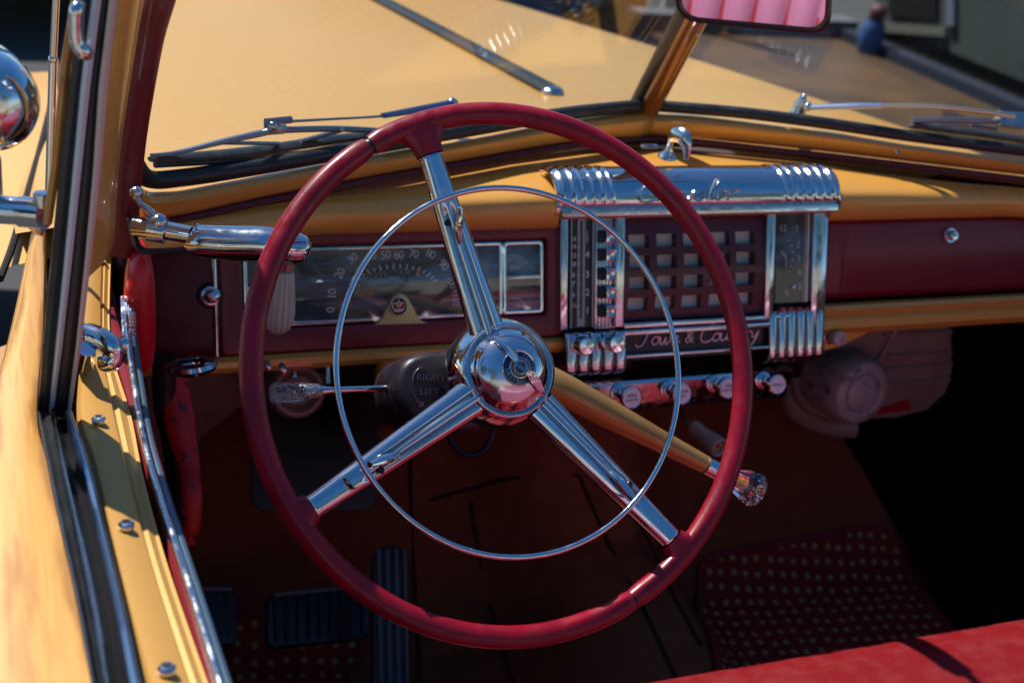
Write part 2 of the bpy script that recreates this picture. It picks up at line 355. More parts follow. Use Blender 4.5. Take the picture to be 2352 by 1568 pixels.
# ---- hood and fenders
def hz(x, y):
    zc = 1.079-.012-.073*(y) - .006*max(0, y-1.2)**2
    hw = .72-.30*max(0, y-.75)
    a = abs(x); z = zc-.13*a*a
    if a > hw: z -= 1.6*(a-hw)**1.0*.9
    return z
hood = MB(); cur = []
for j in range(34):
    y = .50+j*.055; hw = .72-.30*max(0, y-.75)
    cur.append([V((x, y, hz(x, y))) for x in [hw*1.22*(-1+2*i/48) for i in range(49)]])
hood.loft(cur); ho = P(hood, 'hood', GOLDH)
st = MB(); ys = [.815+.05*k for k in range(26)]
st.tube([V((0, y, hz(0, y)+.004)) for y in ys], [.017], seg=14, flat=.45, ref=(0, 0, 1))
P(st, 'trim_strip', mat('strip_dark_metal', (.02, .023, .026), rough=.5, metal=.6), ho)
P(MB().ball(V((0, .816, hz(0, .816)+.003)), .017, 20, (1, 1.0, .5)), 'trim_end', CHROMES, ho)
for s in (-1, 1):
    f = MB(); cur = []
    for j in range(30):
        y = .42+j*.075
        zt = .945-.30*max(0, y-.95)**1.7
        cur.append([V((s*(.66+.36*math.sin(t)), y, zt-.42*(1-math.cos(t)))) for t in [math.pi/2*i/14 for i in range(15)]])
    if s < 0:
        f.loft(cur); P(f, 'fender', GOLDH)
# hood to cowl seam and hood-fender seam
sm = MB(); sm.tube([V((x, .68-.28*abs(x)**1.3*1.0, hz(x, .68-.28*abs(x)**1.3)+.0008)) for x in [-.62+.04*k for k in range(32)]], .0022, seg=6)
P(sm, 'cowl_seam', SEAM, ho)

# ---- windshield: glass, rubber, post
for s in (-1, 1):
    n = WN[s]
    if s < 0: q = [Pw(*p, -1) for p in ((375, -120), (330, 150), (300, 330), (318, 420), (400, 425), (860, 350), (1470, 248), (1640, 20), (1730, -120))]
    else: q = [Pw(*p, 1) for p in ((1495, 248), (1900, 295), (2380, 360), (2700, 400), (2760, 300), (2700, -120), (1720, -120))]
    g = MB(); g.prism([p+n*-.002 for p in q], n*-.004)
    P(g, 'windshield_glass', WGLASS)
gl = [(304, 318), (308, 345), (314, 382), (345, 412), (420, 408), (560, 388), (820, 343), (1100, 294), (1300, 261), (1468, 243)]
P(MB().tube(crom([Pw(*p, -1, .004) for p in gl], 6), [.006, .0085, .0085, .008, .008], seg=12), 'windshield_gasket', RUBBER)
gr = [(1502, 243), (1700, 259), (1900, 284), (2100, 314), (2400, 352), (2650, 385)]
P(MB().tube(crom([Pw(*p, 1, .004) for p in gr], 6), .0075, seg=12), 'windshield_gasket', RUBBER)
# post
pb = Y(1487, 255, .533); pt = Y(1600, 40, .435); pt2 = pt+(pt-pb)*.4
ax = (pt2-pb).normalized()
po = MB().tube([pb-ax*.012, pb, lerp(pb, pt2, .5), pt2], .0135, seg=20, flat=1.0)
post = P(po, 'windshield_post', mat('post_brown_paint', (.28, .09, .02), rough=.25, metal=.3, coat=1, bump=(200, .1, .0005)))
off = V((-.011, .012, .002))
P(MB().tube([pb+off-ax*.01, pt2+off], .0095, seg=14), 'post_gasket', RUBBER, post)
sc_ = MB()
for t in (.14, .62): 
    q = lerp(pb, pt2, t)+V((.004, -.0135, .0)); P(MB().lathe([(0, .002), (.003, .0015), (.004, 0)], q, (.2, -1, .1), 16), 'post_screw', CHROMES, post)

# ---- garnish moulding below the glass (two halves), welt, dash top roll
def gar(top, bot, s):
    tp = crom([Pw(*p, s, .004) for p in top], 8); bt = crom([p for p in bot], 8)
    n = 7; cs = []
    for k in range(n):
        t = k/(n-1); cs.append([lerp(a, b, t)+(V((0, -.016, .008)))*math.sin(math.pi*t)**.8 for a, b in zip(tp, bt)])
    return cs
yw = lambda x: .522-.335*abs(x)
def Pwelt(px, py, dz=0):                         # point of the welt line: V-shaped in plan
    lo, hi = .9, 1.15; z = 1.03
    for _ in range(40):
        z = (lo+hi)/2; q = Z(px, py, z)
        if q.y > yw(q.x): lo = z
        else: hi = z
    return Z(px, py, z)
tl = [(300, 345), (312, 425), (370, 440), (560, 412), (820, 366), (1100, 316), (1300, 279), (1478, 256)]
bl = [(312, 470), (335, 500), (430, 490), (600, 452), (840, 405), (1080, 363), (1280, 329), (1478, 312)]
g = MB(); g.loft(gar(tl, [Pwelt(*p) for p in bl], -1)); gml = P(g, 'garnish_moulding', GOLD, solid=.003)
tr_ = [(1480, 257), (1600, 264), (1750, 282), (1900, 302), (2100, 334), (2250, 355), (2420, 378), (2650, 405)]
br_ = [(1480, 312), (1600, 318), (1750, 333), (1900, 349), (2100, 373), (2250, 391), (2420, 411), (2650, 440)]
g = MB(); g.loft(gar(tr_, [Pwelt(*p) for p in br_], 1)); gmr = P(g, 'garnish_moulding', GOLD, solid=.003)
def screw(p, n, r, parent, name='screw', m=CHROMES):
    n = V(n).normalized(); b = MB().lathe([(0, .0006), (r*.3, .0006), (r*.34, .0018), (r*.7, .0016), (r, 0), (r, -.002)], p, n, 20)
    o = b.build(name, m, parent)
    u = n.orthogonal().normalized(); w = n.cross(u); c = MB()
    c.box(p+n*.0016, u*r*.55, w*r*.11, n*.0004); c.box(p+n*.00165, w*r*.55, u*r*.11, n*.0004)
    o2 = None
    c.build('screw_slot', BLACK, parent)
    return o
for s, ps in ((-1, ((461, 457), (950, 376), (1407, 298))), (1, ((1570, 291), (2062, 346)))):
    for p in ps:
        q = Pw(*p, s, .02); screw(q, V((0, -.9, .45)), .0048, gml if s < 0 else gmr)
wl_ = crom([Pwelt(*p) for p in ((330, 512), (390, 506), (600, 460), (840, 413), (1080, 371), (1280, 336), (1400, 322), (1478, 318), (1600, 325), (1750, 341), (1900, 357), (2100, 381), (2400, 417), (2700, 452))], 6)
wm = MB(); wm.tube([p+V((0, -.006, .001)) for p in wl_], .0042, seg=10); wm.tube([p+V((0, -.001, -.003)) for p in wl_], .004, seg=8)
P(wm, 'welt_piping', WELT)

roll = MB(); cur = []
prof = []
def rollc(x):
    y0 = yw(x); yf = min(.366, y0-.008); e = max(0, .366-yf)
    dz = -.009*min(1, max(0, (abs(x)-.2)/.2))
    pts = [V((x, y0+.05, 1.012+dz)), V((x, y0+.006, 1.022+dz)), V((x, lerp(y0, yf, .35), 1.029+dz)), V((x, lerp(y0, yf, .75), 1.028+dz)), V((x, yf-.006, 1.020+dz*.5)), V((x, yf-.013, 1.008)), V((x, yf-.0135, .996)), V((x, yf-.009+e*.3, .986)), V((x, .3655-e*.3, .9805)), V((x, .3725, .979))]
    return crom(pts, 6)
def rollg(x):
    q = rollc(x); return [V((p.x, max(p.y, .405), p.z if p.y > .405 else 1.028-.05*i/len(q))) for i, p in enumerate(q)]
xr = sorted([-.640+i*(1.34/52) for i in range(53) if not (-.18 < -.640+i*(1.34/52) < .176)]+[-.1805, .1765])
cur = [rollc(x) for x in xr if x < 0]+[rollg(x) for x in (-.1795, -.12, -.06, 0, .06, .12, .1755)]+[rollc(x) for x in xr if x > 0]
roll.loft(cur); P(roll, 'dash_top', GOLD)

# ---- dash faces (maroon), gold lips
def panel(u0, u1, v0, v1, h=0., th=.02):
    return MB().prism([D(u0, v0, h), D(u1, v0, h), D(u1, v1, h), D(u0, v1, h)], DN*-th)
# curved driver end panel
dp = MB(); cs = []
for i in range(14):
    t = i/13; u = lerp(-.645, -.548, t); h = -.02*(1-t)**2
    cs.append([D(u, lerp(-.058, .062, k/8), h+.004*math.sin(math.pi*k/8)) for k in range(9)])
dp.loft(cs); left_panel = P(dp, 'dash_panel', MARD, solid=.003)
# cluster bezel
cl = MB(); o_ = rrect(-.548, -.168, -.058, .066, .006); i_ = rrect(-.525, -.187, -.033, .052, .004)
frame_ring(cl, o_, i_, D, -.012, .004)
bez = P(cl, 'instrument_cluster', MAROON, bev=.0025)
MBx = MB(); cs = []
for i in range(12):
    u = lerp(.172, .66, i/11)
    cs.append([D(u, lerp(-.033, .066, k/10), .006*math.sin(math.pi*k/10)-.002*math.cos(math.pi*k/10)) for k in range(11)])
MBx.loft(cs); glove = P(MBx, 'glovebox_door', MAROON, solid=.004)
P(MB().tube([D(.206, -.031, .0035), D(.206, .0, .0065), D(.206, .03, .0065), D(.206, .064, .0015)], .0006, seg=6), 'lid_gap', BLACK, glove)
# lock on glovebox
q = Pd(2180, 540, .006)
P(MB().lathe([(.0095, -.004), (.0095, .003), (.0088, .004), (.007, .004), (.0068, .001), (.0062, .001), (.006, .010), (.0052, .0112), (0, .0115)], q, DN, 32), 'glovebox_lock', CHROME, glove)
P(MB().box(q+DN*.0118, DU*.0035, DV*.0007, DN*.0004), 'keyhole', BLACK, glove)
# gold lips
lp = MB(); lp.tube([D(.172+.03*k, .0665, .003) for k in range(17)], .0035, seg=10, flat=.8); P(lp, 'dash_lip', GOLD); lp = MB()
lp.tube([D(-.63, .0655, -.006), D(-.5, .067, .002), D(-.168, .067, .002)], .003, seg=10)
P(lp, 'dash_lip', GOLD)
lr = MB(); cs = []
pf = [(.003, -.037), (.009, -.040), (.012, -.045), (.006, -.049), (.004, -.052), (.010, -.058), (.010, -.068), (.0, -.076), (-.03, -.078)]
for i in range(20):
    u = lerp(.165, .68, i/19); cs.append([D(u, v+.0*u, h) for h, v in pf])
lr.loft(cs); P(lr, 'lower_rail', GOLD, solid=.002); lr = MB()
pf2 = [(-.002, -.058), (.004, -.060), (.009, -.064), (.009, -.070), (.005, -.075), (-.004, -.078), (-.03, -.078)]
cs = []
for i in range(24):
    u = lerp(-.645, -.165, i/23); e = max(0, (-.55-u)/.1); cs.append([D(u, v, h-.02*e*e) for h, v in pf2])
lr.loft(cs); P(lr, 'lower_rail', GOLD, solid=.002)
# apron piece right of the radio
apn = [Pd(*p, -.006) for p in ((1870, 745), (2075, 722), (2030, 742), (1975, 775), (1925, 798), (1870, 812))]
P(MB().prism(apn, DN*-.012), 'dash_apron', GOLD, bev=.002)
# lower column area, gold brackets (left of the shroud)
b = MB()
b.tube(crom([Y(878, 805, .33), Y(882, 860, .33), Y(876, 920, .34), Y(892, 958, .34)], 5), [.008, .008, .009, .014], seg=12)
b.box(D(-.30, -.115, -.03), DU*.078, DV*.028, DN*.004)
P(b, 'column_bracket', GOLD, bev=.002)
for (px, py, r) in ((640, 815, .003), (645, 840, .0045)): pass
cab = MB(); cab.tube(crom([Y(1215, 760, .33), Y(1208, 800, .335), Y(1180, 830, .35)], 5), .0022, seg=8)
P(cab, 'dash_cable', BLACK)
# chrome strip + lock knob on driver end panel
cs_ = MB(); cs_.loft([[D(-.553+.003*math.cos(t), lerp(-.058, .064, k/8), .001+.004*math.sin(t)+.003*math.sin(math.pi*k/8)) for k in range(9)] for t in [math.pi*j/8 for j in range(9)]])
P(cs_, 'panel_divider', CHROME)
q = Pd(482, 678, .002)
ib = P(MB().lathe([(.0135, -.001), (.0135, .002), (.0115, .005), (.0095, .0055)], q, DN, 36), 'switch_bezel', RUBBER, left_panel)
P(MB().lathe([(.0095, .004), (.0095, .006), (.0075, .0065), (.0068, .006), (.0062, .012), (.0066, .016), (.0058, .0195), (.003, .0215), (0, .022)], q, DN, 36), 'ignition_switch', CHROME, left_panel)

# ---- instrument cluster inside
P(panel(-.527, -.185, -.036, .055, -.012, .004), 'dial_plate', DIAL, bez)
fr = MB()
def fr_ring(u0, u1, v0, v1, w, r=.004, h0=-.012, h1=-.001):
    frame_ring(fr, rrect(u0, u1, v0, v1, r), rrect(u0+w, u1-w, v0+w, v1-w, r*.7), D, h0, h1)
fr_ring(-.523, -.478, -.031, .050, .0042); fr_ring(-.478, -.238, -.031, .050, .0042); fr_ring(-.238, -.189, -.031, .050, .0042)
fr.box(D(-.2135, .010, -.006), DU*.022, DV*.0022, DN*.005); fr.box(D(-.5, .010, -.006), DU*.020, DV*.0022, DN*.005)
P(fr, 'dial_frame', CHROME, bez, bev=.0007)
def dpt(px, py, h): return duv(px, py, h)
# crown medallion bump
hb = .0
hump = [dpt(*p, hb) for p in crom([V((858, 745, 0)), V((874, 734, 0)), V((886, 708, 0)), V((898, 684, 0)), V((915, 674, 0)), V((933, 682, 0)), V((946, 704, 0)), V((960, 730, 0)), V((980, 741, 0))], 5) for p in [(p.x, p.y)]]
hm = MB().prism([D(u, v, -.010) for u, v in hump], DN*.014)
P(hm, 'medallion_mount', mat('gold_plate', (.78, .50, .20), rough=.3, metal=.6), bez, bev=.001)
mu, mv = dpt(915, 703, .004); mc = D(mu, mv, .004)
med = P(MB().lathe([(0, .0006), (.0092, .0006), (.0094, .0016), (.0105, .0016), (.0108, 0), (.0108, -.002)], mc, DN, 40), 'crown_medallion', mat('medallion_black', (.015, .012, .012), rough=.3), bez)
rg = MB(); rg.tube([mc+(DU*math.cos(t)+DV*math.sin(t))*.0098+DN*.0016 for t in [2*math.pi*k/40 for k in range(40)]], .0006, seg=6, closed=True)
def cr(x, y): return mc+DU*x*.0105+DV*y*.0105+DN*.001
cw = MB()
for a in ((-.62, .02, -.38, .42), (-.22, .0, -.12, .40)):
    pass
for sgn in (-1, 1):
    cw.tube(crom([cr(sgn*.42, -.5), cr(sgn*.62, -.1), cr(sgn*.66, .22), cr(sgn*.45, .36), cr(sgn*.22, .22), cr(sgn*.18, 0)], 4), .00075, seg=6)
    cw.tube(crom([cr(sgn*.16, -.05), cr(sgn*.22, .28), cr(sgn*.1, .42), cr(0, .42)], 4), .0006, seg=6)
cw.tube([cr(0, .42), cr(0, -.4)], .0006, seg=6); cw.tube([cr(-.42, -.46), cr(0, -.52), cr(.42, -.46)], .0011, seg=6); cw.tube([cr(-.42, -.3), cr(0, -.36), cr(.42, -.3)], .0006, seg=6)
cw.ball(cr(0, .6), .0011, 10); cw.tube([cr(0, .5), cr(0, .78)], .0004, seg=6)
P(cw, 'crown', mat('crown_gold', (.80, .66, .42), rough=.3, metal=.6), med); P(rg, 'medallion_ring', CHROMES, med)
ci = MB(); ci.prism([cr(-.55, -.05)-DN*.0006, cr(-.56, .2)-DN*.0006, cr(-.3, .25)-DN*.0006, cr(.3, .25)-DN*.0006, cr(.56, .2)-DN*.0006, cr(.55, -.05)-DN*.0006, cr(.4, -.3)-DN*.0006, cr(-.4, -.3)-DN*.0006], DN*.0004)
P(ci, 'crown_lining', mat('crown_red', (.25, .03, .02), rough=.5), med)
# numbers
nm = MB()
for s_, px, py, ang in (('0', 760, 711, 90), ('10', 763, 675, 82), ('20', 781, 628, 60), ('30', 810, 594, 35), ('40', 852, 588, 16), ('50', 886, 586, 4), ('60', 916, 586, 0), ('70', 950, 584, -10), ('80', 989, 584, -28), ('90', 1019, 609, -48), ('100', 1037, 648, -70), ('110', 1045, 688, -86)):
    u, v = dpt(px, py, -.012)
    text_mesh(nm, s_, D(u, v, -.0118), DU, DV, .0128 if len(s_) < 3 else .0108, .0004, math.radians(ang), spacing=.85)
for k in range(17):                              # tick marks on an ellipse
    t = math.radians(158-k*8.4); c = dpt(906, 672, -.012)
    u = c[0]+math.cos(t)*.051; v = c[1]+math.sin(t)*.0285
    d = (DU*math.cos(t)*1.0+DV*math.sin(t)).normalized(); L_ = .0022 if k % 2 else .0032
    nm.box(D(u, v, -.0115), d*L_, d.cross(DN)*.0007, DN*.0002)
P(nm, 'dial_numbers', DIALN, bez)
od = MB()
for s_, px, py, sz in (('07999', 862, 632, .0095), ('436', 930, 626, .008)):
    u, v = dpt(px, py, -.012); text_mesh(od, s_, D(u, v, -.0116), DU, DV, sz, .0003, math.radians(3), spacing=1.1)
P(od, 'odometer_digits', mat('odometer_grey', (.35, .36, .28), rough=.6), bez)
ow = MB()
for x0, x1 in ((838, 890), (918, 968)):
    a = dpt(x0, 642, -.012); b2 = dpt(x1, 620, -.012); ow.box(D((a[0]+b2[0])/2, (a[1]+b2[1])/2, -.0119), DU*(b2[0]-a[0])/2, DV*(b2[1]-a[1])/2, DN*.0001)
P(ow, 'odometer_window', mat('odometer_green_black', (.03, .04, .015), rough=.4), bez)
u, v = dpt(960, 628, -.0114); P(MB().box(D(u, v, -.0112), DU*.0022, DV*.0035, DN*.0003), 'tenths_digit', mat('odometer_orange', (.6, .3, .06), rough=.5), bez)
# side gauges
for px0, px1, py in ((1118, 1235, 0), (600, 680, 0)):
    for (yy, s_) in ((596, 'AMPS'), (690, 'Fuel')):
        gg = MB()
        c = dpt((px0+px1)/2, yy+28, -.012)
        for r in (.011, .0135, .016) if yy < 640 else (.014,):
            pts = [D(c[0]+math.cos(t)*r*1.25, c[1]+math.sin(t)*r*1.1+.001, -.0116) for t in [math.radians(25+130*k/16) for k in range(17)]]
            gg.tube(pts, .0004, seg=4)
        text_mesh(gg, s_, D(c[0]+.003, c[1]+.004, -.0116), DU, DV, .0055, .0003, shear=.2)
        P(gg, 'gauge_markings', DIALN, bez)
        a, b2 = (dpt(px0+25, 720, -.0116), dpt(px0+8, 680, -.0116)) if yy > 640 else (dpt(px0+20, 610, -.0116), dpt(px0+34, 568, -.0116))
        P(MB().tube([D(*a, -.011), D(*b2, -.011)], .0006, seg=6), 'gauge_needle', DIALN, bez)
# domed dial glass
dg = MB(); cs = []
for i in range(17):
    u = lerp(-.520, -.192, i/16)
    cs.append([D(u, lerp(-.030, .049, k/8), -.003+.0025*math.sin(math.pi*k/8)+.002*math.sin(math.pi*i/16)) for k in range(9)])
dg.loft(cs); P(dg, 'dial_glass', DGLASS, bez)

# ---- radio
R0, R1 = -.174, .176
rb = MB().prism([D(R0+.004, -.094, -.01), D(R1-.004, -.094, -.01), D(R1-.004, .078, -.01), D(R0+.004, .078, -.01)], DN*-.05)
radio = P(rb, 'radio', BLACK)
# cap : rounded top, ribbed at both ends
cap = MB(); cs = []
def capp(u, k=0.):
    pts = [(.078, .012), (.079, .019), (.086, .021), (.0875, .0235), (.094, .0245), (.104, .023), (.114, .018), (.122, .009), (.127, -.003), (.129, -.016), (.129, -.026)]
    return [D(u-.004, v+.002+k*.0012*(1 if v > .088 else 0), h+.010+k*.0016*(1 if v > .088 else 0)) for v, h in pts]
us = []
n = 240
for i in range(n+1):
    u = lerp(-.184, .186, i/n); k = 0.
    for c in [-.176+.0118*j for j in range(6)]+[.106+.0132*j for j in range(6)]:
        k = max(k, 1-abs(u-c)/.0026)
    e = min((u+.184), (.186-u)); end = max(0, 1-e/.004)
    q = capp(u, max(0, k)*1.3-end*2.5); cs.append(crom(q, 3))
cap.loft(cs); cp = P(cap, 'radio_cap', CHROME, radio, solid=.002)
sx = MB(); script_text(sx, 'Chrysler', lambda x, y, h: D(x, y, h), -.092, .036, .0925, .024, .0012, .0362, .3)
P(sx, 'cap_script', CHROME, cp)
fl_ = MB(); fl_.box(D(-.003, .0815, .027), DU*.179, DV*.0045, DN*.008); P(fl_, 'cap_flange', CHROMES, radio, bev=.001)
tb = MB(); tb.box(D(-.002+.003, .0755, .0), DU*.174, DV*.0012, DN*.024); P(tb, 'red_line', mat('radio_red_line', (.45, .03, .05), rough=.3, coat=.5), radio)
# frame members
rf = MB()
def bar(u0, u1, v0, v1, h, dp_=.012): rf.box(D((u0+u1)/2, (v0+v1)/2, h-dp_/2), DU*(u1-u0)/2, DV*(v1-v0)/2, DN*dp_/2)
def bpx(x0, x1, y0, y1, h): 
    a = duv(x0, y1, h); b_ = duv(x1, y0, h); return a[0], b_[0], a[1], b_[1]
hF = .012
bar(R0, R0+.009, -.05, .077, hF)
ua = duv(1413, 600, hF)[0]; ub = duv(1433, 600, hF)[0]; bar(ua, ub, -.05, .077, hF+.002)
uc = duv(1757, 600, hF)[0]; ud = duv(1776, 600, hF)[0]; bar(uc, ud, -.05, .077, hF+.003)
ue = duv(1864, 600, hF)[0]; bar(ue, R1, -.06, .077, hF+.003)
v1_ = duv(1590, 733, hF)[1]; v2_ = duv(1590, 745, hF)[1]; bar(ub, ud+.03, v2_, v1_, hF+.003); bar(ub, ud, v2_-.008, v2_-.002, hF+.004)
v3_ = duv(1590, 806, hF)[1]; bar(ub, ud, v3_-.003, v3_+.001, hF+.004)
P(rf, 'radio_frame', CHROME, radio, bev=.0012)
# dial glass scale
ds = MB(); a0 = duv(1309, 600, .004)[0]; a1 = duv(1362, 600, .004)[0]
ds.box(D((a0+a1)/2, .013, .002), DU*(a1-a0)/2, DV*.062, DN*.002); P(ds, 'radio_dial', RADB, radio)
rs = MB(); m0 = duv(1325, 600, .004)[0]; m1 = duv(1343, 600, .004)[0]; rs.box(D((m0+m1)/2, .013, .0045), DU*(m1-m0)/2, DV*.061, DN*.0008)
rs.box(D(a1-.001, .013, .005), DU*.0012, DV*.062, DN*.002); rs.box(D(a0+.0005, .013, .005), DU*.0009, DV*.062, DN*.002)
P(rs, 'tuning_scale', RADG, radio)
P(MB().box(D((m0+m1)/2, .016, .0056), DU*.0011, DV*.055, DN*.0004), 'tuning_slot', BLACK, radio)
rn = MB()
for s_, y in (('16', 549), ('14', 567), ('12', 587), ('10', 607), ('8', 632), ('7', 652), ('6', 677), ('5½', 702)):
    u, v = duv(1317, y, .004); text_mesh(rn, s_, D(u, v, .0041), DU, DV, .0075, .0003, spacing=.85)
    rn.box(D(m0+.002, v, .0056), DU*.0015, DV*.0003, DN*.0002)
for s_, y in (('4', 585), ('3', 631), ('2', 672), ('1', 713)):
    u, v = duv(1349, y, .004); text_mesh(rn, s_, D(u, v, .0041), DU, DV, .011, .0003)
for i, ch in enumerate('TONE'):
    u, v = duv(1348, 534+i*7, .004); text_mesh(rn, ch, D(u, v, .0041), DU, DV, .0042, .0003)
P(rn, 'radio_numbers', DIALN, radio)
# push buttons on ribbed chrome channel
ch_ = MB(); b0 = duv(1364, 600, .004)[0]; b1 = duv(1413, 600, .004)[0]
for k in range(6):
    uu = lerp(b0, b1, (k+.5)/6); ch_.box(D(uu, .012, .004), DU*(b1-b0)/14, DV*.064, DN*.003)
P(ch_, 'button_channel', CHROMES, radio, bev=.0006)
for y in (543, 585, 629, 671, 714):
    u, v = duv(1392, y, .01); bb = MB().prism([D(*p, .004) for p in rrect(u-.0085, u+.0085, v-.0072, v+.0072, .002, 3)], DN*.006)
    bo = P(bb, 'push_button', BLACK, radio)
    c2 = MB(); o1 = rrect(u-.0030, u+.0085, v-.0070, v+.0070, .002, 3); o2 = rrect(u-.0012, u+.0067, v-.0052, v+.0052, .0015, 3); o3 = rrect(u+.0015, u+.004, v-.0015, v+.0015, .0005, 3)
    c2.loft([[D(*p, .0102) for p in o1], [D(*p, .0185) for p in o1], [D(*p, .0195) for p in o2], [D(*p, .0175) for p in o3]], closed_u=True)
    c2.add([D(*p, .0175) for p in o3], [tuple(range(len(o3)))])
    P(c2, 'button_cap', CHROME, bo) if False else P(c2, 'button_cap', CHROME, radio)
# speaker grille
gv0 = duv(1590, 728, .006)[1]; gv1 = duv(1590, 500, .006)[1]; gu0 = ub; gu1 = uc
G = MB(); cols = [1466, 1529, 1590, 1652, 1709]; rows = [550, 597, 645, 692]
hw, hh = .0135, .0075
cu_ = [duv(x, 600, .008)[0] for x in cols]; rv_ = [duv(1590, y, .008)[1] for y in rows]
ux = [gu0]+[e for c in cu_ for e in (c-hw*.95, c+hw*.95)]+[gu1]; vx = [gv0]+[e for c in rv_[::-1] for e in (c-hh, c+hh)]+[gv1]
def gh(v): t = (v-gv0)/(gv1-gv0); return .004+.008*math.sin(math.pi*t)
for i in range(len(ux)-1):
    for j in range(len(vx)-1):
        if i % 2 == 1 and j % 2 == 1:
            P0 = [(ux[i], vx[j]), (ux[i+1], vx[j]), (ux[i+1], vx[j+1]), (ux[i], vx[j+1])]
            for k in range(4):
                a, b_ = P0[k], P0[(k+1) % 4]
                G.quad(D(*a, gh(a[1])), D(*b_, gh(b_[1])), D(*b_, -.002), D(*a, -.002))
            continue
        G.quad(D(ux[i], vx[j], gh(vx[j])), D(ux[i+1], vx[j], gh(vx[j])), D(ux[i+1], vx[j+1], gh(vx[j+1])), D(ux[i], vx[j+1], gh(vx[j+1])))
P(G, 'speaker_grille', mat('grille_maroon', (.07, .006, .012), rough=.4, coat=.3), radio, ang=25)
mm = MB(); mm.box(D((gu0+gu1)/2, (gv0+gv1)/2, -.003), DU*(gu1-gu0)/2, DV*(gv1-gv0)/2, DN*.0005)
mg = P(mm, 'speaker_cloth', MESH, radio)
nt = MESH.node_tree; ck = nt.nodes.new('ShaderNodeTexChecker'); ck.inputs['Scale'].default_value = 900; ck.inputs[1].default_value = (.95, .92, .8, 1); ck.inputs[2].default_value = (.4, .36, .28, 1)
tcx = nt.nodes.new('ShaderNodeTexCoord'); nt.links.new(tcx.outputs['Object'], ck.inputs[0]); nt.links.new(ck.outputs[0], nt.nodes['Principled BSDF'].inputs['Base Color'])
# clock
ku0, ku1 = ud, ue; kv0 = duv(1820, 692, .004)[1]; kv1 = duv(1820, 492, .004)[1]
clock = P(MB().box(D((ku0+ku1)/2, (kv0+kv1)/2, .001), DU*(ku1-ku0)/2, DV*(kv1-kv0)/2, DN*.002), 'clock_face', mat('clock_taupe', (.075, .07, .062), rough=.5), radio)
cn = MB(); cc_ = duv(1804, 590, .004)
cn.box(D(ku1-.004, (kv0+kv1)/2, .006), DU*.0012, DV*(kv1-kv0)/2, DN*.004)
for s_, px, py in (('12', 1799, 525), ('1', 1832, 525), ('2', 1834, 562), ('3', 1835, 594), ('4', 1837, 627), ('5', 1838, 658), ('6', 1808, 672)):
    u, v = duv(px, py, .004); text_mesh(cn, s_, D(u, v, .0034), DU, DV, .0105, .0003)
for a in range(-60, 90, 25):
    t = math.radians(a); cn.box(D(cc_[0]+math.cos(t)*.011, cc_[1]+math.sin(t)*.021, .0035), DU*.0012, DV*.0006, DN*.0002)
P(cn, 'clock_numbers', DIALN, radio)
hd = MB()
for (px, py, w) in ((1793, 575, .0018), (1806, 622, .0014)):
    a = duv(px, py, .005); hd.prism([D(cc_[0]-w, cc_[1], .0045), D(cc_[0]+w, cc_[1]+w, .0045), D(a[0], a[1], .0045)], DN*.0004)
P(hd, 'clock_hands', mat('clock_hand', (.65, .55, .5), rough=.4), radio)
u, v = duv(1816, 657, .006); P(MB().lathe([(.0022, -.003), (.0022, .008), (.0028, .009), (.0025, .011), (0, .0115)], D(u, v, .003), DN, 16), 'clock_setting_knob', CHROME, radio)
P(MB().box(D((ku0+ku1)/2, (kv0+kv1)/2, .012), DU*(ku1-ku0)/2*.86, DV*(kv1-kv0)/2, DN*.0008), 'clock_glass', CGLASS, radio)
th = MB()
for k in range(4):
    a = duv(1797+k*19, 712, .01); th.box(D(a[0], a[1], .006), DU*.0035, DV*.0035, DN*.006)
P(th, 'red_teeth', mat('radio_red_tooth', (.5, .05, .08), rough=.3, coat=.5), radio, bev=.001)
# ribbed chrome blocks either side of the name plate: each rib curves forward and under
def ribs(x0, x1, n, yt):
    mb = MB(); u0 = duv(x0, 780, .012)[0]; u1 = duv(x1, 780, .012)[0]; vt = duv(1590, yt, .012)[1]; w = (u1-u0)/n
    for k in range(n):
        c = u0+w*(k+.5); rows_ = []
        for j in range(15):
            t = j/14
            if t < .6: v = lerp(vt, -.094, t/.6); h = .012+.003*math.sin(math.pi*t/.6*.5)
            else:
                a = (t-.6)/.4*math.pi*.5; v = -.094-.018*math.sin(a); h = .015-.055*(1-math.cos(a))
            rows_.append([D(c+w*.47*math.cos(q_), v, h+.0035*math.sin(q_)) for q_ in [math.pi*i/8 for i in range(9)]])
        mb.loft(rows_)
        mb.prism([D(c-w*.47, vt, .0), D(c+w*.47, vt, .0), D(c+w*.47, vt, .012), D(c-w*.47, vt, .012)], DV*.0005)
    return mb
P(ribs(1296, 1438, 5, 750), 'ribbed_block', CHROME, radio, solid=.001)
P(ribs(1762, 1890, 6, 728), 'ribbed_block', CHROME, radio, solid=.001)
np0 = duv(1437, 780, .008); np1 = duv(1762, 755, .008)
nvb = duv(1590, 804, .008)[1]; nvt = duv(1590, 757, .008)[1]
P(MB().box(D((np0[0]+np1[0])/2, (nvb+nvt)/2, .004), DU*(np1[0]-np0[0])/2, DV*(nvt-nvb)/2, DN*.003), 'name_plate', mat('plate_plum', (.03, .012, .016), rough=.35), radio)
sn = MB(); x0_ = duv(1462, 793, .009); x1_ = duv(1742, 790, .009)
script_text(sn, 'Town & Country', lambda x, y, h: D(x, y, h), x0_[0], x1_[0], x0_[1]-.0005, .0185, .00105, .009, .22)
P(sn, 'name_script', PINKS, radio)
for (px, py) in ((1345, 795), (1415, 790)):
    u, v = duv(px, py, .035); q = D(u, v, .012)
    P(MB().lathe([(.0095, 0), (.0095, .006), (.0075, .007), (.0075, .011), (.0102, .012), (.0105, .024), (.0098, .026), (.0085, .027), (0, .0275)], q, DN, 36), 'tuning_knob', CHROME, radio)
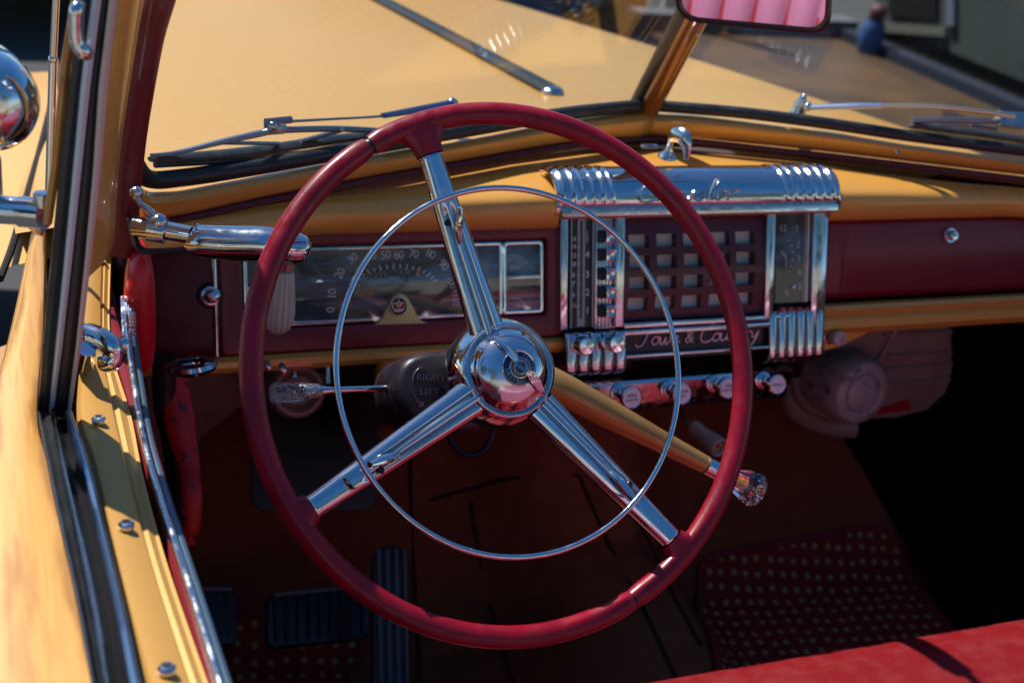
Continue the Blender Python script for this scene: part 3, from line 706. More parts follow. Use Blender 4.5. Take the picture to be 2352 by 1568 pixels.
# red-lit lower shelf with pull knobs
shu0 = duv(1290, 900, 0)[0]; shu1 = duv(1812, 890, 0)[0]
sh = MB(); cs = []
for i in range(3):
    u = (shu0, 0, shu1)[i]
    cs.append([D(u, v, h) for v, h in ((-.108, -.05), (-.112, -.004), (-.115, .004), (-.119, .006), (-.150, -.007), (-.153, -.010), (-.154, -.03))])
sh.loft(cs); shelf = P(sh, 'control_panel', CHROMES, solid=.002)
for (px, py, t1, t2, r) in ((1451, 913, 'HEAD', 'LIGHTS', .0128), (1566, 904, 'HEATER', 'FAN', .0128), (1673, 891, 'TEMP', 'CONTROL', .0126), (1786, 883, 'DEFROST', '', .0118)):
    hK = .042; u, v = duv(px, py, hK); q = D(u, v, .008)
    kn = P(MB().lathe([(.0105, 0), (.0105, .003), (.0085, .004), (.0085, .007), (.0068, .008), (.0068, .013), (.0052, .015), (.0046, .024), (.006, .026), (r, .029), (r+.0005, .031), (r+.0004, .034), (r-.0008, .0352), (r-.0014, .0345), (0, .0345)], q, DN, 36), 'pull_knob', CHROME, shelf)
    fc = MB().lathe([(0, .0005), (r-.0016, .0004), (r-.0016, -.001)], q+DN*.0345, DN, 32); P(fc, 'knob_face', CREAM, shelf)
    tx = MB(); z = q+DN*.0351
    if t2: text_mesh(tx, t1, z+DV*.0026, DU, DV, .0046, .0002); text_mesh(tx, t2, z-DV*.0026, DU, DV, .0046, .0002)
    else: text_mesh(tx, t1, z, DU, DV, .0036, .0002)
    P(tx, 'knob_lettering', BLACK, shelf)
for (px, py) in ((1340, 903),):
    u, v = duv(px, py, .01); P(MB().lathe([(.009, 0), (.009, .006), (.007, .008), (.0075, .014), (0, .015)], D(u, v, 0), DN, 28), 'pull_knob', CHROME, shelf)
u, v = duv(1905, 772, .0); q = D(u, v, -.004)
P(MB().lathe([(.0105, 0), (.0105, .003), (.0075, .005), (.007, .008)], q, DN, 30), 'lighter_socket', CHROMES)
P(MB().lathe([(.0055, 0), (.0055, .014), (.008, .017), (.0092, .024), (.0085, .027), (.004, .028), (.0035, .0265), (0, .0265)], q, DN, 30), 'lighter_knob', mat('pale_pink_plastic', (.45, .30, .26), rough=.3, coat=.5))

# ---- hook on the dash top and small clip
hk = MB(); q0 = Y(1532, 362, .40)
hk.lathe([(.011, 0), (.011, .003), (.007, .006), (.005, .009)], q0, (0, -.1, 1), 24)
hk.tube(crom([q0+V((0, 0, .004)), q0+V((.002, .002, .014)), q0+V((.001, -.002, .026)), q0+V((.005, -.014, .031)), q0+V((.009, -.024, .022)), q0+V((.010, -.026, .006))], 6), [.004, .0045, .006, .009, .0095, .006, .003], seg=14, flat=.6)
P(hk, 'map_light_hook', CHROME)
q1 = Y(1491, 338, .42); rgm = MB(); rgm.tube([q1+V((math.cos(t)*.010, math.sin(t)*.006, .001)) for t in [2*math.pi*k/24 for k in range(24)]], .0015, seg=8, closed=True); rgm.tube([q1, q1+V((.03, .0, 0))], .0015, seg=8)
P(rgm, 'wire_clip', STEEL)

# ================================================================ steering wheel
WC = V((-.3705, -.004, 1.0075)); TT = .573
Wn = V((0, -math.cos(TT), math.sin(TT))); Wu = V((1, 0, 0)); Wv = V((0, math.sin(TT), math.cos(TT)))
def Wp(px, py, d=0.): return onp(px, py, WC+Wn*d, Wn)
def Wc(r, deg, d=0.): t = math.radians(deg); return WC+(Wu*math.cos(t)+Wv*math.sin(t))*r+Wn*d
RR = .2135; rr_ = .0088
rim = MB()
def arc(a0, a1, n=150):
    pts = [Wc(RR, lerp(a0, a1, i/n)) for i in range(n+1)]
    vs = []; fs = []; seg = 28
    for i, p in enumerate(pts):
        a = math.radians(lerp(a0, a1, i/n)); er = Wu*math.cos(a)+Wv*math.sin(a)
        e = min(i, n-i); k = 1 if e > 1 else (.93 if e == 1 else .86)
        for j in range(seg):
            t = 2*math.pi*j/seg
            r = rr_*k*(1+.06*math.cos(t)**2)
            back = math.sin(t) < -.25
            if back: r *= 1-.06*abs(math.sin(math.radians(lerp(a0, a1, i/n))*60))*1.0
            r -= .00035*math.exp(-((t-.35)/.05)**2)+.00035*math.exp(-((t-2.8)/.05)**2)
            vs.append(p+er*(math.cos(t)*r)+Wn*(math.sin(t)*r))
    for i in range(n):
        for j in range(seg):
            l = (j+1) % seg; fs.append((i*seg+j, i*seg+l, (i+1)*seg+l, (i+1)*seg+j))
    fs.append(tuple(range(seg))); fs.append(tuple(n*seg+j for j in range(seg)))
    rim.add(vs, fs)
arc(-66.6, 119.2); arc(120.2, 293.1, 150)
wheel = P(rim, 'steering_wheel', RIM, ang=50)
P(MB().tube([Wc(RR, a) for a in (118.5, 119, 119.5, 120, 120.5, 121)], .0066, seg=16), 'rim_core', BLACK, wheel)
P(MB().tube([Wc(RR, a) for a in (-68, -67.4, -66.9, -66.4, -66)], .0078, seg=16), 'rim_core', BLACK, wheel)
spokes = [((985, 345), (1122, 765)), ((706, 1172), (1092, 908)), ((1550, 1244), (1240, 932))]
jb = MB()
for (e, hpx) in spokes:
    p1 = Wp(*e, .001); p0 = Wp(*hpx, -.016); d = (p1-p0); L_ = d.length; dn = d.normalized()
    side = dn.cross(Wn).normalized(); nn = side.cross(dn).normalized()
    if nn.dot(Wn) < 0: nn = -nn
    m_ = MB(); rows_ = []; ring = 0
    def pf_(t, s_):
        w = lerp(.0158, .0098, min(1, t/.95)); g_ = 1 if t < .66 else max(0, 1-(t-.66)/.05)
        base = .0085*math.sqrt(max(0, 1-(abs(s_))**2.6))
        groove = g_*.0042*(math.exp(-((s_-.18)/.11)**2)+math.exp(-((s_+.42)/.12)**2))
        return w, base-groove
    NT = 70; NS = 32
    for i in range(NT+1):
        t = i/NT; row = []
        endk = 1 if t < .97 else math.sqrt(max(.0, 1-((t-.97)/.03)**2))*.9+.1
        for j in range(NS+1):
            s_ = -1+2*j/NS; w, h = pf_(t, s_)
            row.append(p0+dn*(L_*t)+side*(s_*w*(.6+.4*endk))+nn*(h*endk-.002))
        for j in range(7, 0, -1):
            s_ = -1+2*j/8; w, h = pf_(t, s_); row.append(p0+dn*(L_*t)+side*(s_*w*.9*(.6+.4*endk))+nn*(-.0075*endk*math.sqrt(max(0, 1-s_*s_))-.002))
        rows_.append(row)
    m_.loft(rows_, closed_u=True); m_.add(rows_[-1], [tuple(range(len(rows_[-1])))]); P(m_, 'spoke', CHROME, wheel, ang=60)
    # rivet where the horn ring mounts
    c = p0+dn*(L_*.60)+nn*.006+side*.001
    tz = MB(); tz.tube([p0+dn*(L_*.50)+nn*.004-side*.002, p0+dn*(L_*.56)+nn*.0085-side*.001, p0+dn*(L_*.62)+nn*.012+side*.002, p0+dn*(L_*.67)+nn*.016+side*.004], [.0035, .005, .005, .003], seg=12, flat=.7)
    P(tz, 'ring_clip', CHROME, wheel); P(MB().lathe([(0, .001), (.002, .001), (.003, 0), (.003, -.002)], p0+dn*(L_*.615)+nn*.0045-side*.006, nn, 16), 'clip_screw', BLACK, wheel)
    er = (p1-WC); er = (er-Wn*er.dot(Wn)).normalized()
    jt = MB(); a = WC+er*(RR-.001)
    q = p1-dn*.004-nn*.001
    rows2 = []
    for i in range(9):
        t = i/8; cpt = lerp(q, a, t); wv = lerp(.0118, .030, t**2.2); hv = lerp(.0086, .0085, t)
        sd2 = lerp(side, Wn.cross(er)*(-1 if side.dot(Wn.cross(er)) < 0 else 1), t).normalized()
        rows2.append([cpt+sd2*(wv*math.cos(x))+Wn*(hv*math.sin(x)) for x in [2*math.pi*k/24 for k in range(24)]])
    jt.loft(rows2, closed_u=True); P(jt, 'rim_joint', RIM, wheel, ang=60)
# horn ring
hc = V((-.3788, -.0268, 1.0195)); th_ = .5747; az_ = .0355
hn = V((math.sin(az_)*math.cos(th_), -math.cos(az_)*math.cos(th_), math.sin(th_))); hu = V((0, 0, 1)).cross(hn).normalized(); hv_ = hn.cross(hu)
P(MB().tube([hc+(hu*math.cos(t)+hv_*math.sin(t))*.147 for t in [2*math.pi*k/200 for k in range(200)]], .0024, seg=14, closed=True, flat=1.0), 'horn_ring', CHROME, wheel)
# hub
hp = [(.026, -.072), (.036, -.066), (.0405, -.056), (.0432, -.042), (.0436, -.032), (.0425, -.024), (.0400, -.0165), (.0375, -.0115), (.0362, -.0095), (.0352, -.0102), (.0345, -.0112), (.0335, -.0100), (.0325, -.0062), (.0300, -.0018), (.026, .0022), (.021, .0056), (.016, .0078), (.011, .0092), (.006, .0100), (0, .0103)]
hp = [(p.x*(1.07 if p.y < -.012 else lerp(1.0, 1.07, max(0, min(1, (-p.y-.004)/.008)))), p.y) for p in crom([V((a, b_, 0)) for a, b_ in hp], 4)]
hub = P(MB().lathe(hp, WC, Wn, 96), 'hub', CHROME, wheel, ang=50)
mo = WC+Wn*.0118
P(MB().lathe([(.0143, -.0060), (.0147, -.0012), (.0140, -.0004), (.0133, -.0008), (.0132, -.0020)], mo, Wn, 48), 'medallion_rim', CHROME, wheel)
P(MB().lathe([(.0135, -.0016), (.008, -.0002), (0, .0004)], mo, Wn, 48), 'medallion_enamel', mat('medallion_enamel', (.006, .010, .03), rough=.15, coat=1), wheel)
P(MB().lathe([(.0092, .0004), (.0088, .0012), (.0080, .0014), (.0078, .0010)], mo, Wn, 40), 'medallion_inner_ring', CHROMES, wheel)
P(MB().lathe([(.0079, .0008), (0, .0012)], mo, Wn, 40), 'amber_disc', mat('amber_enamel', (.30, .09, .01), rough=.2, coat=1), wheel)
P(MB().lathe([(.0062, .001), (.0060, .0026), (.0046, .0028), (.0045, .0022), (0, .0024)], mo, Wn, 40), 'emblem_seal', CHROMES, wheel)
es = MB(); es.lathe([(.0044, .0024), (0, .0027)], mo, Wn, 32); P(es, 'seal_enamel', mat('seal_maroon', (.06, .01, .02), rough=.3, coat=.6), wheel)
eb = MB(); bd = (Wu*math.cos(math.radians(-38))+Wv*math.sin(math.radians(-38))); bs = Wn.cross(bd)
eb.box(mo+Wn*.0031, bd*.0064, bs*.0013, Wn*.0004)
for k in (-1, 1):
    z_ = [mo+Wn*.003+bs*(.0024*k)+bd*(x*.0022)+bs*(y_*.0006) for x, y_ in ((-1, -1), (-.5, 1), (0, -1), (.5, 1), (1, -1))]; eb.tube(z_, .0002, seg=5)
P(eb, 'seal_band', CHROMES, wheel)
et = MB(); text_mesh(et, 'CHRYSLER', mo+Wn*.0036, bd, bs, .0026, .0002); P(et, 'seal_lettering', BLACK, wheel)
mt = MB()
for w_, a0, da in (('FLUID', 62, -17), ('DRIVE', 188, 17)):
    for i, ch in enumerate(w_):
        a = a0+da*i; t = math.radians(a); p = mo+(Wu*math.cos(t)+Wv*math.sin(t))*.0113+Wn*(-.0004)
        text_mesh(mt, ch, p, Wu, Wv, .0046, .0003, math.radians(a-90 if da < 0 else a+90))
P(mt, 'medallion_lettering', CHROMES, wheel)
wg = MB()
def wpt(a, r, o=0.): t = math.radians(a); e = Wu*math.cos(t)+Wv*math.sin(t); f_ = Wn.cross(e); h = .0145-(r/.034)**2*.014; return WC+e*r+f_*o+Wn*h
for k in range(5):
    o = (k-2)*.0010
    wg.tube([wpt(113, .006, o), wpt(114, .013, o*1.5), wpt(117, .020, o*1.2), wpt(120, .027, o*.8), wpt(121, .032, o*.4)], [.0006, .0011, .0011, .0009, .0006], seg=8)
    wg.tube([wpt(-36, .006, o), wpt(-38, .013, o*1.7), wpt(-41, .020, o*1.4), wpt(-43, .026, o*1.0), wpt(-44, .032, o*.6)], [.0006, .0011, .0011, .0009, .0007], seg=8)
P(wg, 'medallion_wings', CHROME, wheel)

# ---- column shroud, lettering, turn-signal lever, gear lever
so_ = [(893, 888), (896, 862), (908, 838), (928, 821), (960, 812), (1000, 808), (1050, 803), (1100, 815), (1120, 900), (1100, 985), (1040, 999), (990, 994), (950, 980), (920, 957), (902, 926)]
so_ = crom([V((a, b_, 0)) for a, b_ in so_], 4, closed=True); sc0 = V((1000, 902, 0)); sm_ = MB(); rows_ = []
for k_, d_ in ((0, -.083), (.5, -.0832), (.80, -.084), (.88, -.0855), (.94, -.089), (.98, -.095), (1.0, -.104), (1.0, -.150), (.97, -.160), (.85, -.168)):
    ring = []
    for p in so_:
        w = Wp(p.x, p.y, -.104); c_ = Wp(sc0.x, sc0.y, -.104); ring.append(c_+(w-c_)*max(k_, .001)+Wn*(d_+.104))
    rows_.append(ring)
sm_.loft(rows_, closed_u=True); shr = P(sm_, 'column_shroud', SHROUD, ang=60)
sl = MB(); sl.tube([Wp(901, 905, -.096), Wp(905, 925, -.0965), Wp(914, 944, -.097)], .0014, seg=8); P(sl, 'shroud_slot', BLACK, shr)
cl_ = MB(); cl_.tube([WC-Wn*.05, WC-Wn*.62], .024, seg=24); P(cl_, 'steering_column', mat('column_brown', (.05, .022, .012), rough=.5))
lt = MB(); FH = -.0830
for s_, px, py, z_ in (('RIGHT', 989, 867, .0068), ('LEFT', 986, 900, .0066)):
    text_mesh(lt, s_, Wp(px, py, FH), Wu, Wv, z_*1.25, .0010, math.radians(-5), spacing=1.05)
for pts in (((948, 874), (951, 860), (960, 848), (969, 844)), ((950, 903), (955, 915), (963, 925), (972, 930))):
    lt.tube(crom([Wp(*p, FH) for p in pts], 4), .0007, seg=6)
lt.tube([Wp(962, 841, FH), Wp(971, 843, FH), Wp(966, 851, FH)], .0007, seg=6); lt.tube([Wp(963, 932, FH), Wp(973, 931, FH), Wp(970, 922, FH)], .0007, seg=6)
P(lt, 'shroud_lettering', mat('embossed_plum', (.09, .065, .08), rough=.3, coat=.4), shr)
la = Wp(915, 890, -.115); lb = Y(735, 897, la.y-.012); lc = Y(627, 903, la.y-.02)
lev = P(MB().tube([la+V((.02, .01, 0)), la, lerp(la, lb, .85), lb], [.0028, .0028, .0030, .0046], seg=14), 'signal_lever', CHROME)
dd = (lc-lb).normalized()
P(MB().lathe([(.0055, 0), (.0065, .002), (.0078, .02), (.0088, (lc-lb).length-.002), (.0082, (lc-lb).length), (0, (lc-lb).length)], lb, dd, 32), 'lever_knob', CRYST, lev)
P(MB().lathe([(.001, 0), (.0045, .001), (.0045, .016), (0, .017)], lb, dd, 20), 'knob_thread', CHROMES, lev)
ga = Y(1262, 880, .075); gb = Y(1626, 1070, .035); g2 = Y(1655, 1085, .03); g3 = Y(1742, 1128, .02)
gs = MB(); gs.tube(crom([ga+V((-.03, .02, .004)), ga, lerp(ga, gb, .33), lerp(ga, gb, .66), gb], 6), [.0145, .0155, .0142, .0110, .0086], seg=24)
gear = P(gs, 'gear_lever', mat('lever_gold', (.42, .21, .05), rough=.35, metal=.4, coat=.4, noise=(30, (.36, .16, .04), .45, .7)))
dg_ = (g3-g2).normalized()
P(MB().lathe([(0, -.018), (.0088, -.018), (.0088, 0), (.0102, .004), (.0098, .010), (.0085, .012)], g2, dg_, 32), 'lever_ferrule', CHROME, gear)
Lk = (g3-g2).length
P(MB().lathe([(.006, .004), (.0090, .012), (.0115, .020), (.0150, Lk*.62), (.0172, Lk*.86), (.0160, Lk*.96), (.012, Lk+.001), (.006, Lk-.003), (0, Lk-.006)], g2, dg_, 12), 'lever_knob', CRYST2, gear, ang=15)
P(MB().lathe([(.002, .006), (.004, .02), (.003, .03), (0, .032)], g2, dg_, 12), 'knob_core', mat('knob_amber_core', (.7, .25, .05), rough=.3), gear)

# ================================================================ mirror
mp_ = Y(1725, 0, .335)
mtgt = V((.18, -.56, .86)); inc = (mp_-CAM).normalized(); outd = (mtgt-mp_).normalized(); mn = (outd-inc).normalized()
def Pm(px, py, h=0.): return onp(px, py, mp_+mn*h, mn)
def mrr(e):
    pts = []
    tl_, tr2, br2, bl2 = V((1543, -95)), V((1918, -75)), V((1910, 84)), V((1552, 50))
    def bil(u, v): return lerp(lerp(bl2, br2, u), lerp(tl_, tr2, u), v)
    for x, y in rrect(-1+.06*e, 1-.06*e, -1+.14*e, 1-.14*e, .001, 1): pass
    W_, H_ = 180.-e*15, 82.-e*15; rc = 48-e*10
    for x, y in rrect(-W_, W_, -H_, H_, rc, 7):
        pts.append(bil((x/183+1)/2, (y/84+1)/2))
    return pts
om = mrr(0); im = mrr(1)
mf = MB(); mf.loft([[Pm(p.x, p.y, -.012)+(Pm(1725, 0, -.012)-Pm(p.x, p.y, -.012))*.12 for p in om], [Pm(p.x, p.y, -.004) for p in om], [Pm(p.x, p.y, 0) for p in om], [Pm(p.x, p.y, .0018)*.5+Pm(q_.x, q_.y, .0018)*.5 for p, q_ in zip(om, im)], [Pm(p.x, p.y, .0005) for p in im]], closed_u=True)
bk = [Pm(p.x, p.y, -.012)+(Pm(1725, 0, -.012)-Pm(p.x, p.y, -.012))*.12 for p in om]; mf.add(bk, [tuple(range(len(bk)))])
mir = P(mf, 'rearview_mirror', mat('mirror_brown_frame', (.045, .02, .02), rough=.3, coat=.4))
P(MB().prism([Pm(p.x, p.y, .0004) for p in im], mn*-.001), 'mirror_glass', MIRROR, mir)
P(MB().tube([mp_-mn*.012, pt2+V((0, 0, .01))], .006, seg=12), 'mirror_stem', CHROME, mir)

# ================================================================ wipers
wip = MB(); WH = lambda px, py, h=-.012: Pw(px, py, -1, h)
wip.tube(crom([WH(347, 357), WH(400, 352), WH(500, 328), WH(600, 306), WH(630, 300), WH(760, 296), WH(870, 300), WH(960, 303)], 5), [.0022, .003, .0042, .0042, .004, .003], seg=10, flat=.8)
wip.tube([WH(500, 328), WH(640, 330)], .002, seg=8); wip.tube([WH(790, 298), WH(690, 325)], .0026, seg=8)
wip.tube(crom([WH(610, 282, -.02), WH(740, 275, -.02), WH(890, 266, -.022), WH(1000, 248, -.024)], 4), [.0016, .0013, .0016], seg=8)
wip.tube([WH(610, 281, -.019), WH(668, 275, -.019)], .0038, seg=10)
wa = P(wip, 'wiper', STEEL)
P(MB().tube([WH(880, 266, -.022), WH(1035, 240, -.026)], [.0045, .0075], seg=12, flat=.6), 'wiper_arm_sleeve', mat('sleeve_blue_steel', (.10, .17, .30), rough=.3, metal=1), wa)
hh_ = MB(); hh_.ball(WH(1038, 240, -.03), .0075, 16); hh_.box(WH(630, 296, -.014), V((.011, .003, 0)), V((0, .003, .004)), V((0, .003, -.002))); hh_.ball(WH(626, 290, -.014), .0052, 14); hh_.ball(WH(645, 288, -.016), .0045, 14); hh_.tube([WH(612, 300, -.012), WH(655, 296, -.012)], .0042, seg=10); hh_.ball(WH(785, 297, -.01), .003, 10)
P(hh_, 'wiper_joint', CHROMES, wa)
bl_ = MB(); bl_.tube(crom([WH(345, 366), WH(380, 365), WH(560, 350), WH(760, 322), WH(960, 297)], 4), [.0042, .0075, .0085, .0085, .007], seg=10, flat=.55); bl_.tube(crom([WH(356, 378, -.008), WH(560, 366, -.008), WH(800, 340, -.008), WH(1000, 306, -.008)], 4), .0035, seg=8)
P(bl_, 'wiper_blade', RUBBER, wa)
WR = lambda px, py, h=-.012: Pw(px, py, 1, h)
wip = MB(); wip.tube(crom([WR(1855, 247, -.02), WR(1960, 244, -.02), WR(2025, 243, -.02)], 4), [.005, .006, .005], seg=10, flat=.7)
wb_ = P(wip, 'wiper', mat('sleeve_pale_steel', (.5, .58, .72), rough=.3, metal=1))
P(MB().tube(crom([WR(2020, 244, -.02), WR(2150, 246, -.018), WR(2260, 257, -.016), WR(2330, 268, -.014)], 5), .0035, seg=10), 'wiper_arm', mat('arm_brass', (.75, .6, .4), rough=.3, metal=1), wb_)
x_ = MB(); x_.lathe([(.011, -.01), (.011, 0), (.009, .003), (.0085, .012), (.006, .020), (.003, .026), (0, .028)], WR(1832, 262, -.022), (0, -.2, 1), 24); x_.ball(WR(1856, 246, -.021), .006, 12)
x_.box(WR(2320, 276, -.012), V((.015, -.005, 0)), V((0, .005, .008)), V((0, .004, -.003)))
P(x_, 'wiper_pivot', CHROMES, wb_)
x_ = MB(); x_.tube(crom([WR(2095, 277), WR(2200, 276), WR(2310, 282), WR(2450, 305)], 4), .0036, seg=10); x_.tube([WR(2230, 287), WR(2290, 296)], .002, seg=8)
P(x_, 'wiper_bridge', STEEL, wb_)
P(MB().tube([WR(2088, 290), WR(2100, 288), WR(2352, 322), WR(2500, 345)], [.004, .0085, .009, .009], seg=10, flat=.6), 'wiper_blade', RUBBER, wb_)

# ================================================================ driver-side pillar, vent window, door
def strip(mb, L_, R_, y, th=.012, dn=None, dl=0):
    """vertical member: left/right outline in picture px at depth y (a list per row), given real thickness"""
    yy = y if isinstance(y, (list, tuple)) else [y]*len(L_)
    a = [Y(*p, q_+dl) for p, q_ in zip(L_, yy)]; b_ = [Y(*p, q_) for p, q_ in zip(R_, yy)]
    d = V((0, th, 0)) if dn is None else V(dn)*th
    rows_ = [[p, lerp(p, q_, .5)-d.normalized()*.15*(q_-p).length, q_, q_+d, p+d] for p, q_ in zip(a, b_)]
    mb.loft(rows_, closed_u=True); mb.add(rows_[0], [(0, 1, 2, 3, 4)]); mb.add(rows_[-1], [(0, 1, 2, 3, 4)])
s1 = MB(); strip(s1, [(176, -60), (165, 0), (140, 150), (118, 380), (98, 515)], [(200, -60), (188, 0), (163, 150), (140, 380), (120, 515)], -.01, .006)
pil = P(s1, 'vent_window_frame', mat('pillar_brown_gold', (.36, .17, .04), rough=.35, metal=.4, coat=.5, noise=(50, (.2, .08, .02), .5, .7)))
s2 = MB(); strip(s2, [(194, -60), (186, 0), (160, 200), (138, 392), (118, 600), (98, 800), (88, 945)], [(222, -60), (212, 0), (186, 200), (166, 392), (146, 600), (124, 800), (116, 950)], -.015, .006)
P(s2, 'frame_rubber', RUBBER, pil)
s3 = MB(); strip(s3, [(222, -60), (212, 0), (186, 200), (168, 392), (148, 600), (128, 800), (113, 950)], [(243, -60), (233, 0), (207, 200), (187, 392), (165, 600), (142, 800), (122, 950)], -.022, .008)
P(s3, 'frame_channel', mat('satin_channel', (.38, .46, .56), rough=.38, metal=.6), pil)
s4 = MB(); strip(s4, [(243, -60), (234, 0), (207, 200), (187, 392), (165, 600), (143, 800), (122, 955)], [(262, -60), (251, 0), (226, 200), (214, 392), (195, 600), (174, 800), (154, 955)], -.018, .008)
P(s4, 'frame_felt', BLACK, pil)
s5 = MB(); strip(s5, [(262, -60), (251, 0), (227, 200), (214, 392), (195, 600), (174, 800), (154, 950)], [(284, -60), (270, 0), (248, 200), (231, 392), (209, 600), (186, 800), (163, 945)], -.022, .008)
P(s5, 'frame_channel', mat('dull_channel', (.42, .36, .36), rough=.42, metal=.5), pil)
# chrome hinge loop high on the frame
hl = MB(); hl.tube(crom([Y(186, 10, -.03), Y(176, 22, -.035), Y(174, 60, -.035), Y(178, 100, -.035), Y(192, 120, -.035), Y(202, 124, -.03)], 6), [.003, .0045, .0045, .0045, .005, .004], seg=12)
P(hl, 'vent_hinge', CHROMES, pil)
# gold A-pillar and red windlace
s6 = MB(); strip(s6, [(268, -60), (262, 0), (246, 200), (225, 392), (206, 560), (200, 640)], [(345, -60), (330, 0), (306, 150), (283, 300), (270, 420), (262, 560)], [.15, .15, .16, .17, .18, .18], .03, None, -.05)
P(s6, 'windshield_pillar', GOLD)
s7 = MB(); s7.tube(crom([Y(385, -60, .21), Y(366, 0, .21), Y(343, 80, .22), (Y(322, 190, .225)), Y(303, 310, .23), Y(291, 420, .23), Y(285, 500, .23), Y(282, 580, .23)], 6), [.0125, .0125, .0125, .0125, .013], seg=20)
s7.tube(crom([Y(340, 0, .23), Y(318, 90, .235), Y(296, 200, .24), Y(280, 320, .245), Y(272, 440, .245), Y(268, 560, .24)], 6), .006, seg=12)
P(s7, 'windlace', WINDL)
# red cowl pad
cpd = MB(); rows_ = []
for (y, xl, xr, d_) in ((568, 318, 326, .222), (578, 303, 342, .22), (610, 293, 351, .214), (660, 284, 356, .21), (720, 283, 358, .21), (780, 288, 357, .214), (822, 300, 353, .22), (836, 308, 345, .225)):
    a = Y(xl, y, d_); b_ = Y(xr, y, d_); rows_.append([lerp(a, b_, (1-math.cos(x))/2)+V((0, -.016*math.sin(x), 0)) if x <= math.pi else lerp(b_, a, (x-math.pi)/math.pi)+V((0, .02, 0)) for x in [2*math.pi*k/20 for k in range(20)]])
cpd.loft([crom([r_[k] for r_ in rows_], 4) for k in range(20)], closed_v=True); P(cpd, 'cowl_pad', mat('cowl_pad_vinyl', (.55, .006, .018), rough=.35, coat=.3, coatr=.2, bump=(650, .15, .0004)), ang=60)

# door garnish panel (top of the door inner side), plan outline in px at height z
zt = 1.0
Lg = [(196, 520), (190, 600), (186, 784), (176, 950), (206, 1050), (236, 1176), (276, 1350), (334, 1568), (372, 1700)]
Rg = [(256, 520), (254, 600), (254, 784), (300, 950), (322, 1060), (350, 1176), (392, 1320), (478, 1568), (528, 1700)]
a = crom([Z(*p, zt) for p in Lg], 5); b_ = crom([Z(*p, zt-.012) for p in Rg], 5)
gp = MB(); gp.loft([[p+V((0, 0, -.03)) for p in a], [p+V((0, 0, -.003)) for p in a], [p+V((.003, 0, .0008)) for p in a], [lerp(p, q_, .35)+V((0, 0, .004)) for p, q_ in zip(a, b_)], [lerp(p, q_, .66)+V((0, 0, .003)) for p, q_ in zip(a, b_)], [lerp(p, q_, .72)+V((0, 0, -.001)) for p, q_ in zip(a, b_)], [lerp(p, q_, .80)+V((0, 0, .001)) for p, q_ in zip(a, b_)], [lerp(p, q_, .93)+V((0, 0, -.001)) for p, q_ in zip(a, b_)], [q_ for q_ in b_], [q_+V((0, 0, -.03)) for q_ in b_]])
door = P(gp, 'door', GOLDH, solid=.002, ang=28)
for p in ((222, 572), (226, 961), (290, 1203), (383, 1533)):
    screw(Z(*p, zt+.0032), (0, 0, 1), .0050, door)
# chrome trim and piping at inner edge
c1 = [(286, 690), (296, 790), (308, 880), (326, 990), (352, 1090), (392, 1215), (440, 1360), (505, 1568), (545, 1700)]
tr1 = MB(); tr1.tube(crom([Z(*p, zt-.012) for p in c1], 6), .0030, seg=12); P(tr1, 'door_trim', CHROMES, door)
c2_ = [(296, 690), (305, 790), (318, 880), (336, 990), (363, 1090), (402, 1215), (449, 1360), (516, 1568), (560, 1700)]
tr2_ = MB(); tr2_.tube(crom([Z(p[0]+3, p[1], zt-.018) for p in c2_], 6), .0036, seg=12); P(tr2_, 'door_welt', mat('blue_grey_welt', (.10, .16, .22), rough=.3, metal=.6), door)
# ribbed end by the cowl pad
rb2 = MB()
for k in range(5): rb2.tube([Z(281+k*5, 684+k*7, .99), Z(287+k*5, 800, .985)], .0022, seg=8)
P(rb2, 'hinge_cover', CHROMES, door)
hg = MB()
for k in range(9): hg.ball(Y(305, 722+k*9, .14), .0032, 10)
P(hg, 'hinge_knuckles', CHROMES, door)
# vent latch
lt_ = MB(); q0 = Z(182, 775, 1.03)
lt_.tube(crom([Z(180, 768, 1.035), Z(205, 768, 1.035), Z(232, 778, 1.034), Z(255, 795, 1.03), Z(262, 812, 1.024), Z(252, 830, 1.018), Z(232, 832, 1.016)], 6), [.008, .0085, .0085, .008, .008, .0085, .006], seg=16)
lt_.tube(crom([Z(242, 778, 1.034), Z(262, 790, 1.03), Z(282, 790, 1.028)], 4), [.005, .004, .007], seg=12)
lt_.tube([Z(190, 820, 1.0), Z(195, 835, 1.012), Z(200, 800, 1.03)], .007, seg=12)
P(lt_, 'vent_latch', CHROME, door)
# window channel on the door top: strips running back toward us
def chan(Lp, Rp, z, h, name, m, bulge=.3):
    a = crom([Z(*p, z) for p in Lp], 5); b_ = crom([Z(*p, z) for p in Rp], 5); mb = MB()
    mb.loft([[p+V((0, 0, -.03)) for p in a], a, [lerp(p, q_, .5)+V((0, 0, h)) for p, q_ in zip(a, b_)], b_, [q_+V((0, 0, -.03)) for q_ in b_]])
    return P(mb, name, m, door, ang=50)
ys_ = (945, 1060, 1176, 1370, 1568, 1700)
def X5(*xs): return list(zip(xs, ys_))
chan(X5(84, 107, 130, 172, 208, 236), X5(92, 114, 138, 180, 216, 244), 1.016, .001, 'channel_edge', mat('edge_steel', (.5, .55, .6), rough=.25, metal=1))
chan(X5(92, 114, 138, 180, 216, 244), X5(116, 136, 162, 202, 236, 264), 1.008, -.004, 'channel_rubber', RUBBER)
chan(X5(116, 136, 162, 202, 236, 264), X5(128, 152, 181, 224, 258, 288), 1.013, .004, 'channel_chrome', CHROME)
chan(X5(128, 152, 181, 224, 258, 288), X5(150, 188, 216, 262, 300, 332), 1.004, -.006, 'channel_felt', BLACK)
chan(X5(150, 188, 216, 262, 300, 332), X5(166, 206, 235, 282, 325, 360), 1.012, .002, 'channel_lip', mat('lip_steel', (.32, .4, .5), rough=.3, metal=1))
